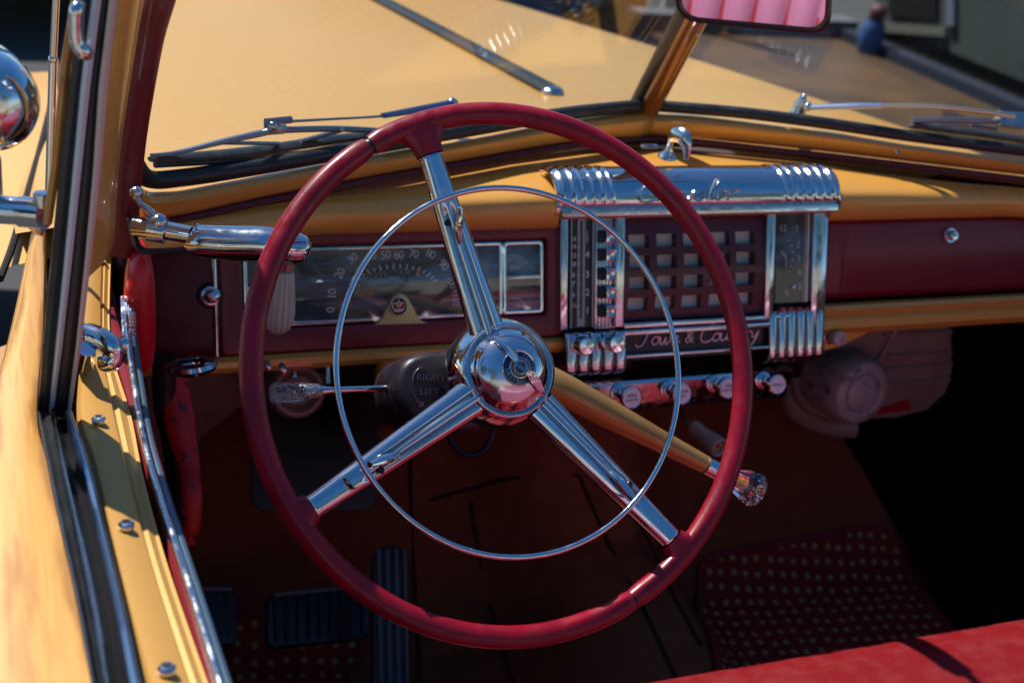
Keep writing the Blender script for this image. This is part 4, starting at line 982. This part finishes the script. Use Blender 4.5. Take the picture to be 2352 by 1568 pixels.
# maple door cap
wL = [(81, 508), (66, 580), (45, 680), (18, 790), (-15, 900), (-60, 1100), (-90, 1300), (-120, 1568), (-140, 1700)]
wR = [(106, 508), (102, 600), (97, 760), (84, 945), (107, 1060), (130, 1176), (172, 1370), (209, 1568), (236, 1700)]
a = crom([Z(*p, 1.018) for p in wL], 5); b_ = crom([Z(*p, 1.018) for p in wR], 5)
wd = MB(); wd.loft([[p+V((-.02, 0, -.12)) for p in a], [p+V((-.004, 0, -.012)) for p in a], [p+V((.002, 0, .0)) for p in a], [lerp(p, q_, .4)+V((0, 0, .005)) for p, q_ in zip(a, b_)], [lerp(p, q_, .8)+V((0, 0, .003)) for p, q_ in zip(a, b_)], b_, [q_+V((0, 0, -.03)) for q_ in b_]])
wd.add([a[0]+V((-.004, 0, -.012)), a[0], lerp(a[0], b_[0], .5)+V((0, 0, .004)), b_[0], b_[0]+V((0, 0, -.03)), a[0]+V((-.02, 0, -.12))], [(0, 1, 2, 3, 4, 5)])
P(wd, 'wooden_cap', WOODM, door, ang=40)
sw = MB(); sw.loft([[p+V((-.021, 0, -.121)) for p in a], [p+V((-.045, 0, -.13)) for p in a], [p+V((-.06, 0, -.20)) for p in a], [p+V((-.07, 0, -.45)) for p in a]]); P(sw, 'wooden_side', WOODD, door)
# inner door panel
ip = MB(); ip.quad(V((-.665, .2, .985)), V((-.645, -.6, .985)), V((-.66, -.6, .3)), V((-.68, .2, .3))); P(ip, 'door_panel', WINDL, door, solid=.01)

# ---- spotlight outside, its handle inside
sb = Y(-34, 226, .02)
spl = MB(); spl.lathe([(a_*.70, b2_*.70) for a_, b2_ in ((0, -.052), (.020, -.049), (.036, -.038), (.045, -.020), (.0475, 0), (.0465, .004), (.044, .010), (.047, .014), (.0465, .026), (.035, .030), (0, .032))], sb, (-.25, .9, .12), 48)
spot = P(spl, 'spotlight', CHROME)
P(MB().tube([Y(-20, 480, .03), Y(48, 485, .02), Y(50, 486, .02), Y(103, 492, .01)], [.0098, .0098, .0108, .0108], seg=24), 'spotlight_arm', CHROME, spot)
br2_ = MB().prism([Y(*p, .01) for p in ((46, 500), (104, 510), (100, 545), (80, 540), (60, 520))], V((0, .012, 0))); br2_.tube([Y(97, 442, .01), Y(97, 475, .01)], .006, seg=12)
br2_.tube([sb+V((0, 0, -.04)), Y(-20, 480, .03)], .008, seg=14)
P(br2_, 'spotlight_bracket', CHROMES, spot, bev=.001)
# handle inside
hA = Y(312, 520, .20); hB = Y(345, 525, .19); hC = Y(440, 540, .175); hD = Y(620, 545, .15); hE = Y(712, 572, .14)
hs = MB(); hs.tube([hA, hB, Y(385, 530, .185), hC], [.0085, .0085, .0078, .0078], seg=20)
hs.tube([Y(342, 524, .19), Y(381, 531, .185)], .0108, seg=24); hs.tube([Y(442, 541, .175), Y(448, 543, .1745)], .0112, seg=24)
hs.tube(crom([Y(438, 545, .175), Y(455, 552, .172), Y(520, 558, .165), Y(600, 560, .155), Y(665, 568, .147), Y(700, 572, .143), Y(713, 575, .142)], 6), [.0100, .0135, .0150, .0150, .0150, .0115, .0035], seg=28, flat=1.0)
hand = P(hs, 'spotlight_handle', CHROME)
P(MB().tube([Y(659, 590, .147), Y(655, 622, .147)], [.009, .0065], seg=20), 'grip_collar', CHROMES, hand); hs = MB(); hs.ball(Y(365, 510, .185), .0075, 16); hs.tube(crom([Y(362, 506, .186), Y(345, 485, .19), Y(322, 468, .195), Y(313, 445, .2)], 5), [.0025, .003, .0025, .0035], seg=10)
hs.ball(Y(313, 443, .2), .0058, 14)
P(hs, 'handle_fitting', CHROMES, hand); P(MB().ball(Y(470, 567, .163), .0055, 14), 'handle_rivet', CHROMES, hand)
P(MB().prism([Y(*p, .160) for p in ((472, 575), (640, 590), (640, 606), (512, 600), (490, 590))], V((0, .016, 0))), 'handle_trigger', mat('plum_chrome', (.25, .16, .18), rough=.15, metal=1), hand, bev=.002)
gr_ = MB(); ga_ = Y(650, 622, .147); gb_ = Y(636, 762, .147); rows_ = []
gx = (gb_-ga_).normalized(); gu = V((1, 0, 0)); gu = (gu-gx*gu.dot(gx)).normalized(); gw = gx.cross(gu)
for i in range(12):
    t = i/11; R_ = samp([.0095, .0108, .0113, .0122, .0130, .0136, .0140, .0138, .0125, .006], t)
    rows_.append([lerp(ga_, gb_, t if t < .9 else .9+(t-.9))+(gu*math.cos(x)+gw*math.sin(x))*R_*(1-.09*max(0, math.cos(x*16))) for x in [2*math.pi*k/128 for k in range(128)]])
gr_.loft(rows_, closed_u=True); gr_.add(rows_[-1], [tuple(range(128))]); gr_.add(rows_[0], [tuple(range(128))])
P(gr_, 'handle_grip', GREY, hand, ang=50)
wr = MB(); wr.tube(crom([Y(298, 500, .21), Y(306, 540, .2), Y(322, 572, .19), Y(360, 578, .185), Y(440, 572, .178), Y(478, 568, .17)], 6), .003, seg=8); P(wr, 'handle_wire', BLACK, hand)

# ---- aerial
ae = MB(); ae.tube([Y(112, 470, .25), Y(122, 137, .25)], .0035, seg=14); ae.tube([Y(122, 138, .25), Y(132, -60, .25)], .0029, seg=14); ae.ball(Y(122, 137, .25), .0042, 12)
P(ae, 'aerial', CHROME)
eg = MB(); eg.tube(crom([Z(118, 235, .945), Z(95, 330, .945), Z(70, 420, .945), Z(30, 560, .945), Z(0, 640, .945)], 5), .004, seg=8); P(eg, 'fender_seam', SEAM)

# ================================================================ under the dash
b = MB()
b.tube(crom([Y(403, 820, .345), Y(404, 900, .33), Y(415, 980, .31), Y(432, 1060, .29), Y(440, 1130, .26), Y(440, 1200, .25), Y(434, 1250, .245)], 6), [.0125, .0135, .0165, .0130, .0105, .0105, .0095, .006], seg=16, flat=.45, ref=(0, -1, 0))
P(b, 'handbrake_lever', REDP)
b = MB(); b.tube(crom([Y(376, 820, .33), Y(380, 930, .33), Y(398, 1010, .32), Y(408, 1100, .31), Y(418, 1240, .30)], 5), .012, seg=12); P(b, 'brake_bracket', BLACK)
b = MB(); b.lathe([(.012, 0), (.022, .001), (.024, .005), (.022, .009), (0, .010)], Y(440, 830, .26), (.1, -.2, -1), 32); P(b, 'courtesy_lamp', CHROME)
b = MB()
b.lathe([(0, .004), (.017, .003), (.019, .0), (.021, .004), (.025, .008), (.029, .008), (.033, .003), (.036, -.01), (.036, -.05)], Y(683, 895, .42), (0, -.85, .2), 48); P(b, 'air_duct', HEAT)
for (x, y0, y1, r) in ((676, 832, 868, .0035), (752, 830, 880, .0032)): P(MB().tube([Y(x, y0, .34), Y(x, y1, .33)], [r*.8, r*1.2], seg=12), 'under_dash_pull', CHROMES)
for (px, py, r) in ((646, 840, .0045), (612, 833, .004)): P(MB().lathe([(r*.8, 0), (r, .012), (r*.8, .016), (0, .017)], Y(px, py, .3), (-.1, -.9, .1), 20), 'under_dash_knob', CHROMES)
b = MB(); b.box(Y(680, 826, .33), V((.014, 0, 0)), V((0, .01, 0)), V((0, 0, .0025))); P(b, 'pull_bracket', CHROMES)
# firewall, kick panel, dark side, toe board, floor
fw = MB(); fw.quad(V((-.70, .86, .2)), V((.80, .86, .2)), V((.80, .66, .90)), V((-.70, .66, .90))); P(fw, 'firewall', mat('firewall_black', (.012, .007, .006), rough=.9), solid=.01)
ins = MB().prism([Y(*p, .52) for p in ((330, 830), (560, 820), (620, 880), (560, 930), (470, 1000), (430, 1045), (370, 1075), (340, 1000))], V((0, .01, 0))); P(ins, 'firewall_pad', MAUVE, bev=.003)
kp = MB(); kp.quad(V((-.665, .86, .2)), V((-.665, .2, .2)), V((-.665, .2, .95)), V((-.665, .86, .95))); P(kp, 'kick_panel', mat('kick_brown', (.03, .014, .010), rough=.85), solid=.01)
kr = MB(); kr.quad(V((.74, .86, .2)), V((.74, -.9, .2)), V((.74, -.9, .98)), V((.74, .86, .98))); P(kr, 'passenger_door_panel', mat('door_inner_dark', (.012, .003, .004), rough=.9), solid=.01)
ct = MB(); ct.quad(V((-.7, .60, .95)), V((.8, .60, .95)), V((.8, .39, .95)), V((-.7, .39, .95)))
ct.quad(V((-.70, .39, .95)), V((.8, .39, .95)), V((.8, .375, .86)), V((-.7, .375, .86))); P(ct, 'dash_backing', BLACK, solid=.004)
cowl = MB(); cx_ = [-.74+.04*k for k in range(38)]; cowl.loft([[V((x, lerp(yw(x)+.012, .58, t), lerp(1.036-.02*abs(x), hz(x, .58)-.004, t)+.012*math.sin(math.pi*t))) for x in cx_] for t in (0, .15, .3, .5, .7, .85, 1)]); P(cowl, 'cowl_panel', GOLDH)
fl = MB(); xs = [-.70+.03*k for k in range(49)]
def tun(x, y): return .16*math.exp(-((x-.03)/.13)**4)*min(1, max(.35, (y+.4)/.9))
def fz(x, y): return .285+max(0, y-.50)*1.05+tun(x, y)
fl.loft([[V((x, y, fz(x, y))) for x in xs] for y in [-1.0+.05*k for k in range(38)]]); P(fl, 'carpet', CARPET)
def onfloor(px, py, lift=.002):
    r = ray(px, py); lo, hi = .6, 3.5
    for _ in range(50):
        m_ = (lo+hi)/2; p = CAM+r*m_
        if p.z > fz(p.x, p.y)+lift: lo = m_
        else: hi = m_
    return CAM+r*lo
smm = MB()
for pts in (((942, 1040), (944, 1150), (950, 1300), (965, 1568)), ((985, 1148), (1080, 1122), (1180, 1098), (1330, 1090)), ((1082, 1150), (1100, 1260), (1130, 1400), (1180, 1568)), ((1330, 1090), (1400, 1250), (1480, 1400), (1560, 1568)), ((1390, 1040), (1460, 1180), (1540, 1350), (1610, 1480))):
    smm.tube(crom([onfloor(*p) for p in pts], 6), .003, seg=8, flat=.6)
P(smm, 'carpet_seams', mat('seam_brown', (.035, .012, .007), rough=.9))
# black sheet painting the deep shade of the passenger footwell
dk = MB(); dk.prism([onfloor(*p, .01) for p in ((1925, 985), (2400, 900), (2450, 1500), (2190, 1440), (2060, 1212), (1985, 1080))], V((0, 0, .006))); P(dk, 'footwell_shade', mat('footwell_shade_black', (.004, .002, .002), rough=1, spec=0))
# pedals
def slab(pts, z, nrm_, th, name, m, bev, parent=None):
    o = Z(*pts[0], z); n_ = V(nrm_).normalized(); q = [onp(*p, o, n_) for p in pts]; return MB().prism(q, n_*-th).build(name, m, parent or car, bev=bev), o, n_
pn = (0, -.62, .78)
def rpx(x0, x1, y0, y1, r, tl=0, skew=0):
    return [(x, y+(x-x0)*skew) for x, y in rrect(x0, x1, y0, y1, r, 4)]
ac, ao, an = slab([(x, y) for x, y in rrect(856, 938, 1252, 1750, 36, 6)], .42, pn, .012, 'accelerator_pedal', RUBBER, .002)
ar = MB()
for k in range(4):
    x = 868+k*20; ar.tube([onp(x, 1262, ao, an)+an*.001, onp(x+6, 1568, ao, an)+an*.001, onp(x+8, 1740, ao, an)+an*.001], .0028, seg=8)
P(ar, 'pedal_ribs', mat('rib_grey_rubber', (.10, .10, .105), rough=.45), ac)
bp_, bo_, bn_ = slab([(x, y+(x-612)*-.10) for x, y in rrect(612, 850, 1362, 1488, 22, 5)], .44, pn, .014, 'brake_pedal', RUBBER, .003)
ar = MB()
for k in range(9):
    x = 632+k*25; ar.tube([onp(x, 1372-(x-612)*.1, bo_, bn_)+bn_*.001, onp(x+1, 1476-(x-612)*.1, bo_, bn_)+bn_*.001], .0022, seg=8)
P(ar, 'pedal_ribs', BLACK, bp_)
ar = MB(); ar.tube([onp(628, 1366, bo_, bn_)+bn_*.001, onp(838, 1345, bo_, bn_)+bn_*.001], .0028, seg=8); P(ar, 'pedal_lip', mat('lip_grey', (.16, .15, .16), rough=.4), bp_)
cp_, co_, cn_ = slab([(x, y) for x, y in rrect(400, 546, 1348, 1480, 24, 5)], .44, pn, .014, 'clutch_pedal', RUBBER, .003)
ar = MB()
for k in range(4):
    for j in range(4): ar.box(onp(455+k*24, 1372+j*26, co_, cn_)+cn_*.001, V((.0035, 0, 0)), V((0, .003, .0024)), cn_*.0012)
P(ar, 'pedal_studs', BLACK, cp_)
ar = MB(); ar.tube([onp(445, 1352, co_, cn_)+cn_*.001, onp(532, 1352, co_, cn_)+cn_*.001], .0028, seg=8); P(ar, 'pedal_lip', mat('lip_grey2', (.16, .15, .16), rough=.4), cp_)
pl_, _, _ = slab([(x, y) for x, y in rrect(576, 870, 940, 1172, 40, 6)], .60, (0, -.75, .66), .006, 'steel_cover_plate', mat('plate_dark_steel', (.03, .024, .022), rough=.5), .002)
# heater
hy = .50
hx = MB(); out = [Y(*p, hy) for p in ((1985, 735), (2170, 728), (2188, 740), (2190, 850), (2178, 900), (2130, 945), (2060, 962), (1950, 966), (1880, 900), (1900, 830))]
hx.prism(out, V((0, .10, 0))); heater = P(hx, 'heater', HEAT, bev=.006)
hx = MB()
for (a_, b2_) in (((2030, 768), (2185, 762)), ((2020, 820), (2185, 808)), ((2010, 850), (2186, 836)), ((2010, 884), (2180, 872))): hx.tube([Y(*a_, hy-.001), Y(*b2_, hy-.001)], .0035, seg=8)
hx.tube([Y(2066, 738, hy-.002), Y(2018, 828, hy-.002)], .005, seg=8)
for p in ((2085, 752), (2048, 818), (2140, 812)): hx.ball(Y(*p, hy-.002), .004, 10)
P(hx, 'heater_ribs', HEAT, heater)
P(MB().lathe([(.050, -.06), (.052, -.01), (.050, .008), (.044, .018), (.034, .022), (.030, .021), (.028, .018), (.027, .021), (.018, .025), (0, .026)], Y(1962, 893, .46), (.05, -.9, .15), 48), 'blower_housing', mat('blower_mauve', (.42, .32, .30), rough=.35, coat=.3, noise=(60, (.1, .06, .06), .55, .7)), heater)
P(MB().prism([Y(*p, hy-.002) for p in ((2010, 940), (2085, 918), (2092, 928), (2092, 942), (2012, 953))], V((0, .003, 0))), 'heater_label', mat('label_red', (.35, .01, .015), rough=.5), heater)
hx = MB(); hx.tube(crom([Y(1815, 870, .55), Y(1830, 940, .54), Y(1900, 975, .53), Y(1960, 980, .52)], 6), .018, seg=14); hx.tube(crom([Y(1830, 860, .53), Y(1850, 920, .52), Y(1920, 955, .51)], 6), .012, seg=14); P(hx, 'heater_hose', HEAT, heater)
hx = MB().prism([Y(*p, .53) for p in ((2075, 728), (2000, 760), (1950, 800), (1930, 870), (1990, 900), (2050, 800))], V((0, .04, 0))); P(hx, 'heater_duct', MAUVE, heater, bev=.004)
# hanging lighter / map lamp
hl_ = MB(); a = Y(1594, 980, .30); b_ = Y(1641, 1018, .262); dd = (b_-a).normalized()
hl_.lathe([(x_*1.15, y_*1.1) for x_, y_ in ((0, 0), (.008, 0), (.0088, .006), (.0078, .018), (.009, .022), (.0105, .036), (.0108, .044), (.0095, .046), (.0075, .044), (.007, .040), (.003, .040), (0, .041))], a, dd, 32)
lamp = P(hl_, 'map_lamp', mat('lamp_tan', (.30, .20, .14), rough=.35, coat=.5))
P(MB().lathe([(.0024, .0), (.002, .002), (0, .0025)], a+dd*.0452, dd, 16), 'lamp_red_centre', mat('lamp_red', (.5, .03, .03), rough=.4), lamp)
P(MB().tube(crom([Y(1562, 925, .34), Y(1568, 945, .33), Y(1575, 965, .31), a], 5), .0032, seg=10), 'lamp_cord', mat('cord_brown', (.12, .06, .02), rough=.6), lamp)
P(MB().tube(crom([Y(1030, 975, .35), Y(1040, 1020, .34), Y(1075, 1045, .33), Y(1115, 1030, .34), Y(1135, 985, .35)], 6), .0035, seg=10), 'loose_cable', BLACK)

# ================================================================ seats
se = MB(); rows_ = []
fy = lambda x: .100-.02*(x-.1)**2
for i in range(41):
    x = -.62+i*(1.30/40); yf = fy(x); zc = .572-.004*math.cos(x*40)*0
    rows_.append([V((x, y_, z_)) for y_, z_ in ((yf-.005, .30), (yf+.004, .40), (yf+.010, .50), (yf+.004, .535), (yf-.012, .560), (yf-.04, .573), (yf-.10, .578), (yf-.30, .572), (yf-.52, .56))])
se.loft([crom(r_, 4) for r_ in rows_]); seat = P(se, 'front_seat', LEATHER, ang=60)
bk_ = MB(); rows_ = []
N_ = 260
for i in range(N_+1):
    x = -.62+i*(1.28/N_); pl = abs(math.sin(math.pi*(x+.62)/.058))**.55
    prof_ = [(-.455, .56, 0), (-.50, .62, 1), (-.535, .72, 1), (-.562, .82, 1), (-.585, .885, .8), (-.600, .915, 0), (-.602, .925, 0), (-.60, .94, .3), (-.625, .965, .2), (-.66, .965, 0), (-.69, .93, 0), (-.70, .5, 0)]
    rows_.append([V((x, y_+.018*pl*w_, z_+.006*pl*w_)) for y_, z_, w_ in prof_])
bk_.loft([crom(r_, 3) for r_ in rows_]); P(bk_, 'backrest', mat('pleat_glare', (.30, .11, .18), rough=.3, coat=1, coatr=.25), seat, ang=60)  # pale pink paints sky glare onto the red pleat faces
for i in range(22):
    x = -.62+.058*(i+1)
    P(MB().tube([V((x, -.452, .56)), V((x, -.497, .62)), V((x, -.532, .72)), V((x, -.559, .82)), V((x, -.583, .885))], [.021, .021, .020, .017, .011], seg=10, flat=.3, ref=(0, 1, .2)), 'pleat_valley', LEATHER, seat)  # added crimson tubes keep the valleys red between the painted glare
rs_ = MB(); rows_ = []
for i in range(131):
    x = -.66+i*(1.32/130); pl = abs(math.sin(math.pi*(x+.66)/.1))**.6
    rows_.append([V((x, y_+.03*pl*w_, z_)) for y_, z_, w_ in ((-1.2, .5, 0), (-1.28, .6, 1), (-1.36, .8, 1), (-1.42, .98, 1), (-1.45, 1.04, 0), (-1.55, 1.06, 0), (-1.6, .5, 0))])
rs_.loft([crom(r_, 3) for r_ in rows_]); P(rs_, 'rear_seat', LEATHER, ang=60)

# ================================================================ floor mats (things of their own)
def matobj(pts, name, lab, lift=.008):
    q = [onfloor(*p, lift) for p in pts]; q = crom(q, 4, closed=True); c = sum(q, V())/len(q)
    mb = MB()
    rings = []
    for k in range(9):
        s_ = 1-k/8*.999; ring = []
        for p in q:
            w = c+(p-c)*s_; w = V((w.x, w.y, 0)); z_ = fz(w.x, w.y)+lift; ring.append(V((w.x, w.y, z_)))
        rings.append(ring)
    mb.loft(rings, closed_u=True)
    root = bpy.data.objects.new(name, None); COL.objects.link(root); root.location = (c.x, c.y, rings[0][0].z); bpy.context.view_layer.update()
    inv = root.matrix_world.inverted()
    tag(root, lab, 'floor mat', 'dotted carpet mats with red binding')
    o = mb.build('mat_pile', DOTS, root); o.matrix_parent_inverse = root.matrix_world.inverted()
    e = MB().tube([V((p.x, p.y, fz(p.x, p.y)+lift+.001)) for p in q], .0055, seg=10, closed=True).build('mat_binding', CARPR, root); e.matrix_parent_inverse = root.matrix_world.inverted()
matobj([(1612, 1300), (1660, 1272), (1850, 1238), (1985, 1212), (2040, 1225), (2085, 1285), (2180, 1440), (2330, 1700), (1740, 1700), (1650, 1530), (1606, 1360)], 'floor_mat', 'dark carpet floor mat with yellow dots in the passenger footwell beside the tunnel')
matobj([(380, 1440), (520, 1414), (700, 1392), (800, 1400), (832, 1440), (826, 1500), (800, 1568), (770, 1700), (420, 1700)], 'floor_mat', 'dark carpet floor mat with yellow dots under the brake and clutch pedals')

# ================================================================ street outside
def thing(name, label, cat, loc=(0, 0, 0), group=None):
    o = bpy.data.objects.new(name, None); COL.objects.link(o); o.location = loc; tag(o, label, cat, group); bpy.context.view_layer.update(); return o
def part(mb, name, m, root, **k):
    o = mb.build(name, m, root, **k); o.matrix_parent_inverse = root.matrix_world.inverted(); return o
def carbody(root, x0, x1, y0, y1, m, top=.95, roof=1.45, cab=(.35, .8), glassm=DARKW):
    """simple loaf-shaped saloon, long axis y"""
    mb = MB(); rows_ = []; n = 24
    for i in range(n+1):
        t = i/n; y = lerp(y0, y1, t); e = min(t, 1-t); k = min(1, (e/.10))**.5 if e < .10 else 1
        zt_ = .30+(top-.30)*(.55+.45*k); w = .86+.14*k; cx = (x0+x1)/2; hw_ = (x1-x0)/2*w
        rows_.append([V((cx+hw_*a_, y, z_)) for a_, z_ in ((-1, .28), (-1.0, .55), (-.98, lerp(.55, zt_, .7)), (-.86, zt_-.02), (-.5, zt_+.02), (0, zt_+.03), (.5, zt_+.02), (.86, zt_-.02), (.98, lerp(.55, zt_, .7)), (1, .55), (1, .28))])
    mb.loft(rows_); mb.add(rows_[0], [tuple(range(11))]); mb.add(rows_[-1], [tuple(range(11))]); part(mb, 'body', m, root, ang=50)
    ya, yb = lerp(y0, y1, cab[0]), lerp(y0, y1, cab[1]); cx = (x0+x1)/2; hw_ = (x1-x0)/2
    g = MB(); g.loft([[V((cx-hw_*.9, ya-.25, top)), V((cx+hw_*.9, ya-.25, top)), V((cx+hw_*.9, yb+.2, top)), V((cx-hw_*.9, yb+.2, top))], [V((cx-hw_*.7, ya, roof-.06)), V((cx+hw_*.7, ya, roof-.06)), V((cx+hw_*.7, yb, roof-.06)), V((cx-hw_*.7, yb, roof-.06))]], closed_u=True)
    part(g, 'windows', glassm, root)
    r = MB(); r.box(V((cx, (ya+yb)/2, roof-.03)), V((hw_*.7, 0, 0)), V((0, (yb-ya)/2, 0)), V((0, 0, .035))); part(r, 'roof', m, root, bev=.03)
    for sx_ in (x0+.02, x1-.02):
        for ty in (.17, .80):
            w = MB(); dx = .12 if sx_ < cx else -.12
            w.lathe([(.20, 0), (.32, .02), (.34, .06), (.34, .16), (.32, .2)], V((sx_-math.copysign(.02, dx), lerp(y0, y1, ty), .34)), (math.copysign(1, dx), 0, 0), 32); part(w, 'wheel', RUBBER, root)
    b_ = MB()
    for yy, s_ in ((y0-.06, -1), (y1+.06, 1)): b_.tube(crom([V((x0, yy-s_*.1, .48)), V((x0+.15, yy, .48)), V((cx, yy+s_*.03, .48)), V((x1-.15, yy, .48)), V((x1, yy-s_*.1, .48))], 5), .055, seg=12)
    part(b_, 'bumper', CHROME, root)
k = thing('parked_car', 'dark navy parked car with chrome bumper beyond the tip of the gold hood', 'car', (1.6, 7, 0), 'cars parked around the gold car'); carbody(k, .7, 2.45, 5.0, 9.0, NAVY)
k = thing('parked_car', 'dark maroon parked car at the far left beyond the spotlight', 'car', (-.6, 7, 0), 'cars parked around the gold car'); carbody(k, -1.6, .25, 5.2, 9.2, DMAR)
MB().quad((1.25, -4, .004), (4.0, -4, .004), (4.0, 5.7, .004), (1.25, 5.7, .004)).build('fender_stand_in', mat('fender_shade_brown', (.075, .038, .014), rough=.55, noise=(2.5, (.035, .02, .01), .35, .7)))['kind'] = 'structure'  # added slab whose brown stands in for the right fender's shade and reflections
MB().box(V((3.0, 5.8, .05)), V((1.15, 0, 0)), V((0, .08, 0)), V((0, 0, .05))).build('kerb', mat('kerb_stone', (.10, .10, .12), rough=.8))['kind'] = 'structure'
MB().box(V((4.07, 2.2, .03)), V((.06, 0, 0)), V((0, 3.6, 0)), V((0, 0, .03))).build('kerb', mat('dark_blue_kerb', (.008, .014, .03), rough=.6))['kind'] = 'structure'
k = thing('building', 'made-up grey green wall with low window and sill standing in for reflections at the passenger windshield pane', 'building', (4.4, 4.6, 0))  # added wall standing in for dark reflections at the passenger pane
part(MB().box(V((4.5, 3.2, 1.5)), V((.2, 0, 0)), V((0, 2.6, 0)), V((0, 0, 1.42))), 'wall', WALLG, k)
part(MB().box(V((4.5, 3.2, .05)), V((.22, 0, 0)), V((0, 2.62, 0)), V((0, 0, .05))), 'plinth', DARKW, k)
q = [Xp(*p, 4.31) for p in ((2050, -90), (2160, -90), (2160, 46), (2050, 36))]
part(MB().prism(q, V((-.03, 0, 0))), 'window', DARKW, k)  # added black pane standing in for dark reflections
q = [Xp(*p, 4.27) for p in ((2025, 52), (2170, 62), (2170, 84), (2025, 74))]; part(MB().prism(q, V((.05, 0, 0))), 'stand_in_sill', SILL, k)
q = [Xp(*p, 4.27) for p in ((2172, -90), (2190, -90), (2190, 60), (2172, 60))]; part(MB().prism(q, V((.05, 0, 0))), 'stand_in_frame', mat('reflection_blue_grey', (.10, .13, .16), rough=.6), k)
k = thing('reflected_figure', 'made-up blue post with a pinkish cap standing in for a reflected figure by the grey green wall', 'reflected_figure', (3.98, 5.35, 0))  # added post standing in for the reflection of a person
part(MB().lathe([(.055, 0), (.07, .03), (.07, .15), (.05, .19)], V((3.98, 5.35, 0)), (0, 0, 1), 24), 'post', BLUEP, k)  # blue body of the stand-in for the reflected figure
part(MB().ball(V((3.99, 5.35, .235)), .05, 16), 'cap', PINKP, k)  # pinkish top of the stand-in for the reflected figure
k = thing('post', 'thin cream post standing on the grey kerb beside the mirror', 'post', (2.98, 5.95, 0))
part(MB().lathe([(.05, 0), (.045, .1), (.045, 1.2), (0, 1.22)], V((2.98, 5.95, 0)), (0, 0, 1), 20), 'shaft', WHITE, k)
# behind the camera (mirrored in the chrome): trees and a pale building
def tree(x, y, h, r, lab, seed):
    rnd = random.Random(seed); root = thing('tree', lab, 'tree', (x, y, 0), 'trees mirrored in the chrome')
    t = MB(); t.tube([V((x, y, 0)), V((x+.1, y, h*.3)), V((x-.05, y+.1, h*.6))], [.22, .15, .08], seg=12)
    for i in range(7):
        a = i*.9; t.tube([V((x, y, h*(.3+.04*i))), V((x+math.cos(a)*r*.6, y+math.sin(a)*r*.6, h*(.5+.05*i)))], [.07, .02], seg=6)
    part(t, 'trunk', BARK, root)
    c = MB()
    cl = [(x+rnd.uniform(-1, 1)*r*.7, y+rnd.uniform(-1, 1)*r*.7, h*.62+rnd.uniform(-1, 1)*h*.28, rnd.uniform(.25, .45)*r) for _ in range(16)]
    for i in range(3200):
        k_ = rnd.choice(cl); d = V((rnd.gauss(0, 1), rnd.gauss(0, 1), rnd.gauss(0, 1))).normalized()*k_[3]*rnd.uniform(.6, 1.05); p = V(k_[:3])+d
        u_ = V((rnd.gauss(0, 1), rnd.gauss(0, 1), rnd.gauss(0, 1))).normalized(); v_ = u_.orthogonal().normalized(); s_ = rnd.uniform(.07, .14)
        c.add([p-u_*s_, p+v_*s_*.5, p+u_*s_, p-v_*s_*.5], [(0, 1, 2, 3)])
    part(c, 'crown', LEAF, root)
tree(-6, -7, 6.5, 2.6, 'green tree left behind the car mirrored in the hub', 1); tree(-9, -3, 6, 2.4, 'green tree to the far left mirrored in the spotlight', 2); tree(1.5, -11, 7, 3, 'green tree straight behind the car mirrored in the radio chrome', 3); tree(7, -9, 7, 3, 'green tree right behind the car mirrored in the spokes', 4)
k = thing('building', 'pale cream building behind the car mirrored in the chrome', 'building', (0, -16, 0))
part(MB().box(V((0, -17, 2.2)), V((14, 0, 0)), V((0, 1, 0)), V((0, 0, 2.2))), 'wall', WHITE, k)
wn_ = MB()
for i in range(8): wn_.box(V((-10+i*2.9, -15.98, 2.2)), V((.5, 0, 0)), V((0, .03, 0)), V((0, 0, .8)))
part(wn_, 'window', DARKW, k)
